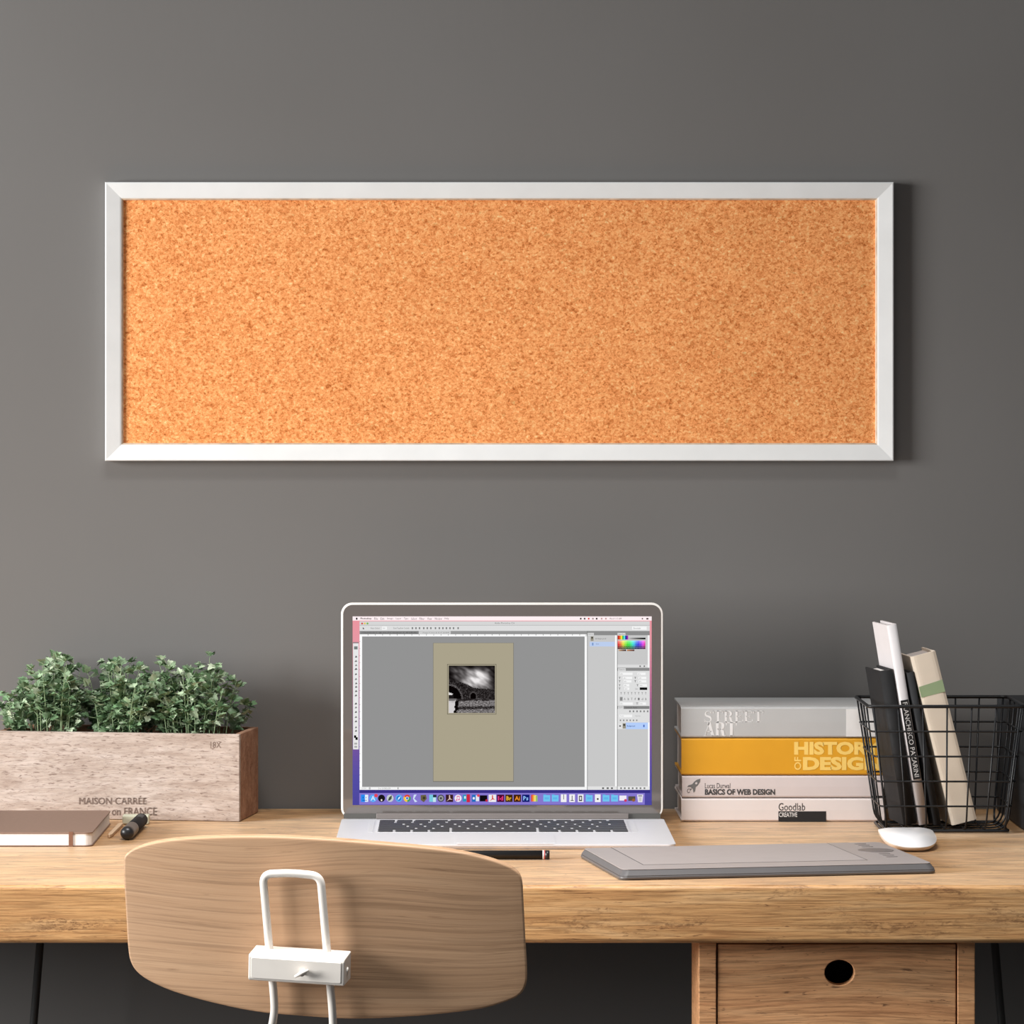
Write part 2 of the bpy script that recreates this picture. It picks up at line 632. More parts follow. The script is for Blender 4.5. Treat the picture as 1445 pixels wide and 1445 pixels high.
# ------------------------------------------------------------------ cork board
p0, p1 = at(150, 650, 0), at(1259, 258, 0)
bx0, bx1, bz0, bz1 = p0.x, p1.x, p0.z, p1.z
cb = thing('cork_board', 'wide orange cork board in a white frame hung on the grey wall', 'cork board',
           ((bx0 + bx1) / 2, -0.002, (bz0 + bz1) / 2))
sh = tuple(cb.location)
FW = 0.0203
prof = [(0.0, 0.0), (0.0, -0.0135), (0.0006, -0.0143), (0.0016, -0.0145), (FW - 0.0035, -0.0115), (FW - 0.0018, -0.0108), (FW, -0.0095), (FW, 0.0)]


def rail(corner_a, corner_b, inx_a, inx_b):
    """mitred rail; corner_a/b outer corners (x, z), inx_a/b unit diagonal steps inwards"""
    m = MB()
    n = len(prof)
    vs = []
    for (cxx, czz), (ix, iz) in ((corner_a, inx_a), (corner_b, inx_b)):
        for w, y in prof:
            vs.append((cxx + ix * w, -0.002 + y, czz + iz * w))
    fs = []
    for i in range(n):
        j = (i + 1) % n
        m.mi = 0
        fs.append((i, n + i, n + j, j))
    m.add(vs, fs + [tuple(range(n)), tuple(range(2 * n - 1, n - 1, -1))])
    for k, i in enumerate(range(n)):
        if i in (5,):
            m.m[k] = 1
    return m.build('frame_rail', [M_frame, M_lip], cb, sh)


rail((bx0, bz1), (bx1, bz1), (1, -1), (-1, -1))
rail((bx1, bz1), (bx1, bz0), (-1, -1), (-1, 1))
rail((bx1, bz0), (bx0, bz0), (-1, 1), (1, 1))
rail((bx0, bz0), (bx0, bz1), (1, 1), (1, -1))
mb = MB()
mb.box(bx0 + FW - 0.002, bx1 - FW + 0.002, -0.0085, -0.0025, bz0 + FW - 0.002, bz1 - FW + 0.002)
mb.build('cork_panel', M_cork, cb, sh)

# ------------------------------------------------------------------ chair
XC, ZC = at(460, 1310, -0.97).x, at(460, 1310, -0.97).z


def chair_y(x, z):
    return -0.97 - (x - XC) * 0.10 + (x - XC) ** 2 / (2 * 0.95) - (z - ZC) * 0.10


outline = [(174, 1219), (176, 1207), (192, 1196), (226, 1187), (277, 1182), (340, 1180), (403, 1181), (467, 1184.5), (530, 1189.5),
           (593, 1195), (635, 1200), (678, 1208.5), (711, 1219), (730, 1229.6), (737, 1242), (739, 1270), (742, 1329),
           (744, 1367), (743, 1388), (735, 1403), (716, 1413), (678, 1424), (614, 1432), (551, 1436.5), (488, 1438), (424, 1434),
           (361, 1428), (298, 1415), (247, 1400.6), (213, 1386), (194, 1373), (184, 1358), (180, 1337), (177, 1287), (174.5, 1244)]


def catmull(pts, n):
    out = []
    m = len(pts)
    for i in range(m):
        a, b, c_, e = (Vector(pts[(i + k) % m]) for k in (-1, 0, 1, 2))
        for k in range(n):
            t = k / n
            out.append(0.5 * ((2 * b) + (c_ - a) * t + (2 * a - 5 * b + 4 * c_ - e) * t * t + (-a + 3 * b - 3 * c_ + e) * t ** 3))
    return out


chair = thing('desk_chair', 'chair with curved pale plywood back and white tube frame in front of the desk', 'chair', (XC, -0.93, 0))
sh = (XC, -0.93, 0)
ol = [at(p.x, p.y, chair_y) for p in catmull(outline, 5)]
cen = at(460, 1310, chair_y)
mb = MB()
mb.smooth = True
R = 14
vs = []
for r in range(1, R + 1):
    s = (r / R) ** 0.75
    for p in ol:
        x = cen.x + (p.x - cen.x) * s
        z = cen.z + (p.z - cen.z) * s
        vs.append((x, chair_y(x, z), z))
n = len(ol)
fs = []
for r in range(R - 1):
    for k in range(n):
        l = (k + 1) % n
        fs.append((r * n + k, r * n + l, (r + 1) * n + l, (r + 1) * n + k))
vs.append(tuple(cen))
for k in range(n):
    fs.append((len(vs) - 1, (k + 1) % n, k))
mb.add(vs, [tuple(reversed(f)) for f in fs])
# make sure normals face the camera side (negative y)
v0, v1, v2 = (Vector(mb.v[i]) for i in mb.f[0][:3])
if (v1 - v0).cross(v2 - v0).y > 0:
    mb.f = [tuple(reversed(f)) for f in mb.f]
mb.build('backrest', M_chairwood, chair, sh, bevel=0.0022, seg=3, angle=45, solid=0.0115)


def off(k):
    return lambda x, z: chair_y(x, z) - k


TR = 0.00365
up = [at(*p, off(0.0125)) for p in ((383, 1370), (379.8, 1336), (370.8, 1233.5), (411, 1232), (452.3, 1236), (461.4, 1341), (464.5, 1375))]
path = fillet(up, 0.009, 7)
mb = MB()
mb.tube(path, TR, 14)
mb.build('support_loop', M_white_pl, chair, sh)
for pts in (((383, 1372), (385.3, 1390), (387, 1412), (387.4, 1426), (384.5, 1445), (381, 1465)),
            ((464.3, 1376), (466.4, 1395), (469, 1424), (470, 1445), (470, 1465))):
    q = [at(*p, off(0.0125)) for p in pts]
    e = q[-1]
    q += [Vector((e.x, e.y + 0.01, 0.53)), Vector((e.x, e.y + 0.06, 0.445)), Vector((e.x, e.y + 0.30, 0.432))]
    mb = MB()
    mb.tube(fillet(q, 0.03, 6), TR, 14)
    mb.build('back_tube', M_white_pl, chair, sh)
# clamp block
cl_front = [(349.5, 1346), (484.5, 1353.6), (486.8, 1392), (352.5, 1384)]
ca = [at(*p, off(0.036)) for p in ((348.6, 1345.5), (484.6, 1353.4))]
ex = (ca[1] - ca[0])
W = ex.length
ex.normalize()
yaw = Vector((math.cos(math.radians(-9)), math.sin(math.radians(-9)), 0))
roll = math.atan2(-ex.z, 1)
axx = Vector((math.cos(roll) * math.cos(math.radians(-9)), math.cos(roll) * math.sin(math.radians(-9)), -math.sin(roll)))
axy = Vector((math.sin(math.radians(9)), math.cos(math.radians(9)), 0))
axy.z = 0.10
axy = (axy - axx * axy.dot(axx)).normalized()
axz = axx.cross(axy)
mid = at(418, 1369, off(0.036))
cw, chh = 0.0868, 0.0242


def cp(u, w, dpt):
    return mid + axx * u + axz * w + axy * dpt


mb = MB()
pr = [(-0.5, 0.0, -0.5)]
sec = [(-chh / 2, 0.001), (-chh / 2 + 0.002, -0.0005), (chh / 2 - 0.002, -0.0005), (chh / 2, 0.001), (chh / 2 + 0.0005, 0.0315), (-chh / 2 - 0.001, 0.0315)]
vs = [cp(-cw / 2, w, dd) for w, dd in sec] + [cp(cw / 2, w, dd) for w, dd in sec]
ns = len(sec)
mb.add(vs, [tuple(range(ns - 1, -1, -1)), tuple(range(ns, 2 * ns))] + [(i, (i + 1) % ns, ns + (i + 1) % ns, ns + i) for i in range(ns)])
clamp = mb.build('clamp_block', M_white_pl, chair, sh, bevel=0.0012, seg=3)
mb = MB()
pl = rrect(-cw / 2 + 0.0028, cw / 2 - 0.0028, -chh / 2 + 0.0028, chh / 2 - 0.0028, 0.0012, 3)
mb.prism(pl, lambda p: cp(p[0], p[1], 0.0), lambda p: cp(p[0], p[1], -0.0014))
for f_i in range(len(mb.f)):
    mb.f[f_i] = tuple(reversed(mb.f[f_i])) if False else mb.f[f_i]
mb.build('cover_plate', M_white_pl, clamp, None, bevel=0.0004).location = (0, 0, 0)
o = clamp.children[0]
for v in o.data.vertices:
    v.co -= Vector(sh)
mb = MB()
mb.tube([cp(0.007, -0.0005, -0.001), cp(0.0065, -0.0008, -0.0075)], 0.0028, 12)
mb.tube([cp(0.0005, -0.0040, -0.0085), cp(0.006, -0.0008, -0.0080), cp(0.0125, 0.0028, -0.0080)], [0.0012, 0.0019, 0.0012], 10)
o = mb.build('wing_screw', M_white_pl, clamp, sh)
mb = MB()
mb.tube([cp(cw / 2 - 0.0005, -0.001, 0.014), cp(cw / 2 + 0.0008, -0.001, 0.014)], 0.003, 14)
o = mb.build('end_cap', M_white_pl, clamp, sh)
# seat and legs (below the frame)
mb = MB()
pl = rrect(XC - 0.19, XC + 0.19, -0.955, -0.575, 0.06, 8)
mb.prism(pl, lambda p: (p[0], p[1], 0.437), lambda p: (p[0], p[1], 0.452))
mb.build('seat', M_chairwood, chair, sh, bevel=0.003)
for sx, sy in ((-1, -1), (1, -1), (-1, 1), (1, 1)):
    x, y = XC + sx * 0.14, -0.765 + sy * 0.13
    mb = MB()
    mb.tube([(x, y, 0.437), (x + sx * 0.05, y + sy * 0.05, 0.003)], 0.009, 12)
    mb.build('leg', M_white_pl, chair, sh)

# ------------------------------------------------------------------ planter
TH = math.radians(9)
PX, PY = (338 - CX) * 4.273 / F, 4.273 - WALL
pl_o = thing('planter_box', 'long limewashed wooden planter crate with faded stamp holding the parsley', 'planter', (PX, PY, DESK), -TH)
LEN, DEP, HT, TK = 0.277, 0.100, 0.0972, 0.007


def plx(px, ly=0.0):
    k = (px - CX) / F
    return (k * (4.273 + ly * math.cos(TH)) - PX - ly * math.sin(TH)) / (math.cos(TH) + math.sin(TH) * k)


def plz(py, lx, ly=0.0):
    return CAMZ - (py - CY) * (4.273 - lx * math.sin(TH) + ly * math.cos(TH)) / F - DESK


mb = MB()
mb.box(-LEN, 0, 0, TK, 0.0005, HT)
mb.build('front_panel', M_crate, pl_o, bevel=0.0008)
mb = MB()
mb.box(-LEN, 0, DEP - TK, DEP, 0.0005, HT)
mb.build('back_panel', M_crate_end, pl_o, bevel=0.0008)
for xa, xb in ((-LEN, -LEN + TK), (-TK, 0)):
    mb = MB()
    mb.box(xa, xb, TK + 0.0001, DEP - TK - 0.0001, 0.0005, HT)
    mb.build('end_panel', M_crate_end, pl_o, bevel=0.0008)
mb = MB()
mb.box(-LEN + TK, -TK, TK, DEP - TK, 0.0008, 0.008)
mb.build('base_panel', M_crate_end, pl_o)
mb = MB()
nx, ny = 40, 12
g = []
for j in range(ny + 1):
    for i in range(nx + 1):
        x = -LEN + TK + 0.0002 + (LEN - 2 * TK - 0.0004) * i / nx
        y = TK + 0.0002 + (DEP - 2 * TK - 0.0004) * j / ny
        g.append((x, y, 0.080 + 0.004 * noise.noise(Vector((x * 60, y * 60, 1)))))
mb.smooth = True
mb.add(g, [(j * (nx + 1) + i, j * (nx + 1) + i + 1, (j + 1) * (nx + 1) + i + 1, (j + 1) * (nx + 1) + i) for j in range(ny) for i in range(nx)])
mb.build('soil', M_soil, pl_o)['kind'] = 'stuff'
mb = MB()


def on_front(u, v):
    lx = plx(u)
    return (lx, -0.0003, plz(-v, lx))


for sx in (-0.45, 0.45):
    put_text(mb, 'MAISON\u00b7CARR\u00c9E', 112 + sx, 207 + sx, -1135, -1123, on_front)
    put_text(mb, 'on FRANCE', 158 + sx, 221.5 + sx, -1150.5, -1139.5, on_front)
mb.build('stamp_lettering', M_stamp, pl_o)
mb = MB()
put_text(mb, '18X', 297, 312, -1055.5, -1046.5, on_front)
mb.build('size_stamp', M_stamp, pl_o)

# ------------------------------------------------------------------ parsley
LEAF = [(0, 0), (0.20, 0.18), (0.52, 0.26), (0.42, 0.42), (0.56, 0.62), (0.30, 0.60), (0.22, 0.82), (0.0, 1.0),
        (-0.22, 0.82), (-0.30, 0.60), (-0.56, 0.62), (-0.42, 0.42), (-0.52, 0.26), (-0.20, 0.18)]
LEAF_COLS = [lin(c_) for c_ in ((122, 150, 114), (142, 167, 131), (166, 186, 154), (98, 128, 92), (184, 198, 170), (108, 142, 102), (130, 156, 122))]


def leaflet(mb, base, dirv, nrm, size, rnd):
    t = dirv.normalized()
    nrm = (nrm - t * nrm.dot(t)).normalized()
    s = t.cross(nrm)
    fold = rnd.uniform(0.15, 0.5)
    curl = rnd.uniform(-0.1, 0.5)
    vs = []
    for u, v in LEAF + [(0, 0.45)]:
        w = fold * abs(u) - curl * v * v
        vs.append(base + (s * u + t * v + nrm * w) * size)
    mb.color = rnd.choice(LEAF_COLS)
    k = len(LEAF)
    mb.add(vs, [(k, i, (i + 1) % k) for i in range(k)])


def parsley(label, lx, half, top, seed):
    rnd = random.Random(seed)
    ly = 0.046
    root = Vector((PX + lx * math.cos(TH) + ly * math.sin(TH), PY - lx * math.sin(TH) + ly * math.cos(TH), DESK + 0.081))
    t = thing('parsley_plant', label, 'plant', root, -TH, 'parsley plants growing in the planter')
    stems, leaves = MB(), MB()
    leaves.smooth = False
    ns = 46
    for i in range(ns):
        u = rnd.uniform(-1, 1)
        w = rnd.uniform(-1, 1)
        b = Vector((u * half * 0.72, w * 0.028, -0.004))
        h = top * rnd.uniform(0.45, 1.06) * (1 - 0.22 * abs(u) ** 2.5)
        tip = Vector((u * half * 1.02 + rnd.gauss(0, 0.006), w * 0.036 + rnd.gauss(0, 0.005), h))
        if tip.y > 0.038:
            tip.y = 0.038
        midp = (b + tip) * 0.5 + Vector((-(u) * half * 0.10, 0, h * 0.12))
        pts = [b * (1 - q) ** 2 + midp * 2 * q * (1 - q) + tip * q * q for q in (0, 0.2, 0.4, 0.6, 0.8, 1.0)]
        stems.tube(pts, [0.0007, 0.0006, 0.0006, 0.0005, 0.0004, 0.0003], 5)
        ng = rnd.randint(7, 9)
        for gix in range(ng):
            q = 0.24 + 0.76 * (gix + rnd.uniform(0.1, 0.9)) / ng if gix < ng - 1 else 1.0
            pos = b * (1 - q) ** 2 + midp * 2 * q * (1 - q) + tip * q * q
            ang = rnd.uniform(0, 2 * math.pi)
            side = Vector((math.cos(ang), math.sin(ang) * 0.8, rnd.uniform(0.0, 0.9))).normalized()
            ln = rnd.uniform(0.004, 0.011) * (0.4 if q == 1.0 else 1)
            e = pos + side * ln
            stems.tube([pos, e], 0.0003, 4)
            for k in range(rnd.randint(3, 4)):
                a2 = (k - 1.2) * 0.9 + rnd.uniform(-0.3, 0.3)
                dv = (Matrix.Rotation(a2, 3, Vector((0, 0.5, 1)).normalized()) @ side) + Vector((0, 0, rnd.uniform(-0.3, 0.5)))
                nv = Vector((rnd.uniform(-0.6, 0.6), rnd.uniform(-0.9, 0.1), 1.0))
                leaflet(leaves, e, dv, nv, rnd.uniform(0.0068, 0.0118), rnd)
    stems.build('stems', M_stem, t)
    leaves.build('foliage', M_leaf, t)
    return t


parsley('bushy parsley plant nearest the left edge in the wooden planter', plx(68, 0.046), 0.046, 0.094, 3)
parsley('middle and narrowest of the three parsley plants in the wooden planter', plx(167, 0.046), 0.038, 0.090, 11)
parsley('parsley plant at the right end of the wooden planter', plx(277, 0.046), 0.048, 0.093, 21)

# ------------------------------------------------------------------ notebook, pen, stick, eraser
nb = thing('notebook', 'closed brown notebook with elastic band lying before the planter', 'notebook', (-0.50, -0.28, DESK))
sh = tuple(nb.location)
nx1, nyf, nyb = (130 - CX) * 4.035 / F, -0.385, -0.166
NH = 0.0150
mb = MB()
pl = rrect(nx1 - 0.16, nx1, nyf, nyb, 0.008, 6)
mb.prism(pl, lambda p: (p[0], p[1], DESK + 0.0003), lambda p: (p[0], p[1], DESK + 0.0016))
mb.prism(pl, lambda p: (p[0], p[1], DESK + NH - 0.0015), lambda p: (p[0], p[1], DESK + NH))
mb.build('cover', M_brown, nb, sh, bevel=0.0005)
mb = MB()
pl = rrect(nx1 - 0.158, nx1 - 0.001, nyf + 0.001, nyb - 0.001, 0.0075, 6)
mb.prism(pl, lambda p: (p[0], p[1], DESK + 0.0016), lambda p: (p[0], p[1], DESK + NH - 0.0015))
mb.build('page_block', M_paper_w, nb, sh)
bxx = (100 - CX) * 4.035 / F
mb = MB()
a, b2 = 0.0022, 0.0005
mb.box(bxx - a, bxx + a, nyf - b2, nyf, DESK + 0.0002, DESK + NH + b2)
mb.box(bxx - a, bxx + a, nyf, nyf + 0.004, DESK + NH, DESK + NH + b2)
mb.build('elastic_band', M_band, nb, sh)

pn = thing('marker_pen', 'short thick black marker lying between the notebook and planter', 'pen',
           ((190 - CX) * 4.15 / F, -0.26, DESK))
sh = tuple(pn.location)
r = 0.0073
pa = Vector(((178 - CX) * 4.085 / F, -0.330, DESK + r + 0.0002))
pb = Vector(((199 - CX) * 4.222 / F, -0.192, DESK + r + 0.0002))
dv = (pb - pa).normalized()
mb = MB()
pts, rad = [], []
for k in range(7):
    q = math.pi / 2 * k / 6
    pts.append(pa + dv * (r * (1 - math.cos(q)) * 0.8))
    rad.append(max(0.0002, r * math.sin(q)))
pts += [pa + dv * 0.05]
rad += [r]
mb.tube(pts, rad, 24)
mb.build('cap', M_black_pl, pn, sh)
mb = MB()
L0 = (pb - pa).length
mb.tube([pa + dv * 0.0502, pa + dv * 0.0512, pa + dv * (L0 - 0.001), pb], [r * 0.93, r * 0.97, r * 0.97, r * 0.9], 24)
mb.build('barrel', M_black_dull, pn, sh)
mb = MB()
q0, q1 = pa + dv * 0.104, pa + dv * 0.130
side = dv.cross(Vector((0, 0, 1))).normalized()
vs = []
for p in (q0, q1):
    for k in range(7):
        a = math.radians(50 + 50 * k / 6)
        vs.append(p + (side * math.cos(a) + Vector((0, 0, 1)) * math.sin(a)) * (r * 0.985))
mb.smooth = True
mb.add(vs, [(k, k + 1, 8 + k, 7 + k) for k in range(6)])
mb.build('silver_label', M_silver, pn, sh)

p1 = Vector(((154.5 - CX) * 4.118 / F, -0.305, DESK))
p2 = Vector(((170 - CX) * 4.225 / F, -0.188, DESK))
st = thing('wooden_stick', 'small pale wooden stick lying between notebook and black marker', 'stick', (p1 + p2) / 2)
sh = tuple(st.location)
dd = (p2 - p1).normalized()
sd = Vector((dd.y, -dd.x, 0))
mb = MB()
prof2 = [(0.0, 0.0008), (0.006, 0.0021), (0.108, 0.0026), ((p2 - p1).length, 0.0024)]
vs = []
for q, w in prof2:
    for sx, zz in ((-1, 0.0004), (1, 0.0004), (1, 0.0038), (-1, 0.0038)):
        vs.append(p1 + dd * q + sd * (w * sx) + Vector((0, 0, zz)))
fs = [(0, 1, 2, 3), (15, 14, 13, 12)]
for i in range(3):
    for k in range(4):
        l = (k + 1) % 4
        fs.append((i * 4 + k, i * 4 + 4 + k, i * 4 + 4 + l, i * 4 + l))
mb.add(vs, fs)
mb.build('shaft', M_stick, st, sh, bevel=0.0005)
er = MB()
e0, e1 = (173 - CX) * 4.25 / F, (210.5 - CX) * 4.25 / F
er.box(e0, e1, -0.1745, -0.157, DESK + 0.0003, DESK + 0.0102)
o = er.build('eraser', M_eraser, None, ((e0 + e1) / 2, -0.166, DESK), bevel=0.0015, seg=3)
o.location = ((e0 + e1) / 2, -0.166, DESK)
tag(o, 'pale green eraser behind the black marker against the planter', 'eraser')

# ------------------------------------------------------------------ laptop
LX0, LX1 = -0.1312, 0.2242
LYF, LYB = -0.411, -0.164
LZ = 0.7556
lp = thing('laptop', 'open silver laptop showing photo editing software on its screen', 'laptop', ((LX0 + LX1) / 2, -0.29, DESK))
sh = tuple(lp.location)
mb = MB()
pl = rrect(LX0, LX1, LYF, LYB, 0.008, 6)
mb.prism(pl, lambda p: (LX0 + 0.004 + (p[0] - LX0) * 0.978, p[1] * 0.98 - 0.0055, DESK + 0.0004), lambda p: (p[0], p[1], LZ - 0.002))
b0 = len(mb.v)
mb.prism(pl, lambda p: (p[0], p[1], LZ - 0.002), lambda p: (p[0], p[1], LZ))
base = mb.build('base', M_alu, lp, sh, bevel=0.0006)
KX0, KX1, KYF, KYB = -0.0900, 0.1805, -0.299, -0.189
mb = MB()
mb.box(KX0 - 0.001, KX1 + 0.001, KYF - 0.001, KYB + 0.001, LZ + 0.00002, LZ + 0.0002)
kb = mb.build('keyboard', M_kbed, lp, sh)
U = (KX1 - KX0) / 14.5
rows = [([14.5 / 14] * 14, 0.0092), ([1] * 13 + [1.5], 0.0), ([1.5] + [1] * 13, 0), ([1.75] + [1] * 11 + [1.75], 0),
        ([2.25] + [1] * 10 + [2.25], 0), ([1, 1, 1, 1.25, 5, 1.25, 1, 1, 1, 1], 0)]
pitch = (KYB - KYF - 0.0092) / 5
protos = {}
yb = KYB
for ws, hh in rows:
    hh = hh or pitch
    x = KX0
    for w in ws:
        key = (round(w, 3), round(hh, 4))
        kw, kd = w * U - 0.0026, hh - 0.0024
        if key not in protos:
            m = MB()
            pl = rrect(-kw / 2, kw / 2, -kd / 2, kd / 2, 0.0012, 2)
            m.prism(pl, lambda p: (p[0], p[1], 0), lambda p: (p[0] * 0.97, p[1] * 0.97, 0.0013))
            ko = m.build('key', M_key, kb)
            protos[key] = ko
            first = True
        else:
            ko = protos[key].copy()
            COL.objects.link(ko)
            ko.parent = kb
        ko.location = (x + w * U / 2 - sh[0], yb - hh / 2 - sh[1], LZ + 0.0002 - sh[2])
        x += w * U
    yb -= hh
mb = MB()
tx = (LX0 + LX1) / 2
mb.box(tx - 0.0525, tx + 0.0525, LYF + 0.012, LYF + 0.088, LZ + 0.00002, LZ + 0.00025)
mb.build('trackpad', plain('trackpad_silver', (219, 219, 223), 0.42, spec=0.6, var=0.01), lp, sh)
for xa in (KX0 - 0.0095, KX1 + 0.004):
    mb = MB()
    mb.box(xa, xa + 0.0055, KYF, KYB, LZ + 0.00002, LZ + 0.00015)
    mb.build('speaker_grille', plain('speaker_grille_grey', (212, 212, 216), 0.6, var=0.06, scale=900), lp, sh)
mb = MB()
mb.box(tx - 0.05, tx + 0.05, LYF - 0.0003, LYF + 0.0035, LZ + 0.00002, LZ + 0.0002)
mb.build('opening_notch', M_white, lp, sh)

# lid: nearly upright, leaning back two degrees
LK = math.tan(math.radians(1.5))


def lidy(k):
    return lambda x, z: -0.1655 + (z - LZ) * LK - k


def lid(px, py, k=0.0):
    # flat lid plane: same x for every offset so that layers stay parallel
    p = at(px, py, lidy(0))
    return Vector((p.x, p.y - k, p.z))


mb = MB()
pl = [(x, -y) for x, y in rrect(481.2, 935.6, 850.5, 1156.0, 16, 8)]
pl = list(reversed(pl))
mb.prism(pl, lambda p: lid(p[0], -p[1], -0.0055), lambda p: lid(p[0], -p[1], 0.0))
lid_o = mb.build('lid', M_alu_rim, lp, sh, bevel=0.0007, seg=3)
mb = MB()
pl = [(x, -y) for x, y in rrect(484.2, 932.6, 853.5, 1153.8, 13.5, 8)]
pl = list(reversed(pl))
mb.prism(pl, lambda p: lid(p[0], -p[1], 0.00001), lambda p: lid(p[0], -p[1], 0.0003))
mb.build('glass_bezel', M_bezel, lid_o, sh)
mb = MB()
h0, h1 = at(531, 1155.5, -0.168), at(887, 1147.8, -0.168)
mb.box(h0.x, h1.x, -0.1705, -0.1661, LZ + 0.0001, h1.z)
mb.build('hinge', M_hinge, lp, sh, bevel=0.0008)
mb = MB()
h2, h3 = at(485, 1155.5, -0.167), at(932, 1148.2, -0.167)
mb.box(h2.x, h0.x - 0.0003, -0.1672, -0.1660, LZ + 0.0004, h3.z)
mb.build('lower_trim', M_trim, lid_o, sh)
mb = MB()
mb.box(h1.x + 0.0003, h3.x, -0.1672, -0.1660, LZ + 0.0004, h3.z)
mb.build('lower_trim', M_trim, lid_o, sh)

# the picture on the screen
S = MB()
LAYER = [0.0005]


def q(x0, y0, x1, y1, c, layer=1, cb=None):
    S.color = lin(c)
    k = 0.0004 + 0.00004 * layer
    S.add([lid(x0, y1, k), lid(x1, y1, k), lid(x1, y0, k), lid(x0, y0, k)], [(0, 1, 2, 3)])


def poly(pts, c, layer):
    S.color = lin(c)
    k = 0.0004 + 0.00004 * layer
    S.add([lid(x, y, k) for x, y in pts], [tuple(range(len(pts)))])


def disc(x, y, rx, ry, c, layer, n=14):
    poly([(x + rx * math.cos(2 * math.pi * i / n), y - ry * math.sin(2 * math.pi * i / n)) for i in range(n)], c, layer)


def tx2(body, x0, x1, y0, y1, c, layer=4, bold=0.0):
    S.color = lin(c)
    k = 0.0004 + 0.00004 * layer
    put_text(S, body, x0, x1, -y1, -y0, lambda u, v: lid(u, -v, k), bold, 1)


# desktop background: pink at the top to violet at the bottom
stops = [(870, (236, 150, 160)), (905, (232, 152, 164)), (960, (196, 120, 150)), (1010, (150, 90, 150)), (1060, (112, 84, 160)), (1100, (84, 78, 164)), (1136, (76, 70, 158))]
for (ya, ca_), (yb_, cb_) in zip(stops, stops[1:]):
    for k in range(6):
        t0, t1 = k / 6, (k + 1) / 6
        cc = tuple(ca_[i] + (cb_[i] - ca_[i]) * (t0 + t1) / 2 for i in range(3))
        q(497.6, ya + (yb_ - ya) * t0, 919.6, ya + (yb_ - ya) * t1 - 0, cc, 0)
q(497.6, 869.8, 919.6, 875.7, (255, 240, 242), 1)
disc(503.4, 873, 1.2, 1.6, (20, 20, 20), 3)
xm = 508.7
for wd, wl, bo in (('Photoshop', 15.6, 0.03), ('File', 5, 0), ('Edit', 5.4, 0), ('Image', 8.4, 0), ('Layer', 7.4, 0), ('Type', 6.4, 0),
                   ('Select', 7.8, 0), ('Filter', 7, 0), ('View', 6.4, 0), ('Window', 10.4, 0), ('Help', 6, 0)):
    tx2(wd, xm, xm + wl, 871.4, 874.6, (60, 40, 44), 3, bo)
    xm += wl + 3.9
for i, x in enumerate((819.5, 825, 830.7, 836.7, 842, 849, 855)):
    q(x - 1.1, 871.8, x + 1.1, 874.2, ((70, 60, 60), (70, 60, 60), (220, 60, 60), (170, 150, 150), (40, 30, 30), (200, 160, 160), (200, 160, 160))[i], 3)
tx2('Wed 9:15 AM', 860, 877, 871.6, 874.2, (90, 60, 64), 3)
q(905.6, 872, 907.4, 874, (120, 100, 100), 3)
q(912, 872, 915, 874.2, (90, 70, 70), 3)
# application window
q(507.4, 876.6, 916.8, 1114.5, (222, 222, 222), 2)
q(507.4, 876.6, 916.8, 882.2, (214, 214, 214), 3)
q(507.4, 882.0, 916.8, 882.5, (160, 160, 160), 4)
for x, cc in ((511, (214, 80, 76)), (514.8, (232, 200, 90)), (518.6, (120, 180, 90))):
    disc(x, 879.8, 1.4, 1.4, cc, 4)
tx2('Adobe Photoshop CS6', 698, 726, 878, 881, (90, 90, 90), 4)
q(507.4, 882.6, 916.8, 890.3, (222, 222, 222), 3)
tx2('Auto-Select:', 523, 536, 885, 887.6, (110, 110, 110), 4)
q(539, 884.2, 546, 888.6, (246, 246, 246), 4)
tx2('Layer', 540, 544, 885.2, 887.6, (110, 110, 110), 5)
tx2('Show Transform Controls', 555, 577.5, 885, 887.6, (110, 110, 110), 4)
poly([(512, 888), (512, 885), (514.5, 887.4)], (60, 60, 60), 4)
for x in (582, 587, 592, 598, 603, 608, 614.5, 620, 625, 630, 635, 640, 646.5):
    q(x - 1, 885, x + 1, 887.8, (126, 126, 126), 4)
q(892, 884, 912.5, 888.6, (246, 246, 246), 4)
tx2('Essentials', 894, 904, 885.2, 887.6, (120, 120, 120), 5)
q(507.4, 890.3, 828.4, 895.0, (150, 150, 150), 3)
q(508.5, 890.8, 590.5, 895.0, (128, 128, 128), 4)
tx2('Untitled-1 @ 66.7% (Layer 1, RGB/8)', 512, 588, 891.6, 894, (84, 84, 84), 5)
q(591, 890.5, 636, 895.2, (206, 206, 206), 4)
tx2('Vintage Portrait @ 33.3% (RGB/8)', 596, 634, 891.7, 894.2, (110, 110, 110), 5)
q(507.4, 895.0, 826, 898.2, (252, 252, 252), 4)
for i in range(31):
    q(519 + i * 10.3, 895.0, 519.7 + i * 10.3, 896.8, (120, 120, 120), 5)
q(507.4, 898.2, 511.0, 1110.4, (252, 252, 252), 4)
for i in range(21):
    q(507.4, 905 + i * 9.9, 508.4, 905.6 + i * 9.9, (160, 130, 140), 5)
q(511.0, 898.2, 825.0, 1110.4, (147, 147, 147), 4)
q(511.0, 898.2, 825.0, 899.0, (128, 128, 132), 5)
q(825.0, 898.2, 828.4, 1110.4, (250, 250, 250), 4)
q(507.4, 1110.4, 828.4, 1114.5, (244, 244, 244), 4)
tx2('33.33%', 510.5, 517, 1111.4, 1113.4, (150, 150, 150), 5)
q(520.5, 1110.8, 523, 1114, (190, 190, 190), 5)
tx2('Doc: 20.5M/20.5M', 534, 551, 1111.4, 1113.6, (120, 120, 120), 5)
q(561, 1111, 562.4, 1113.6, (150, 150, 150), 5)
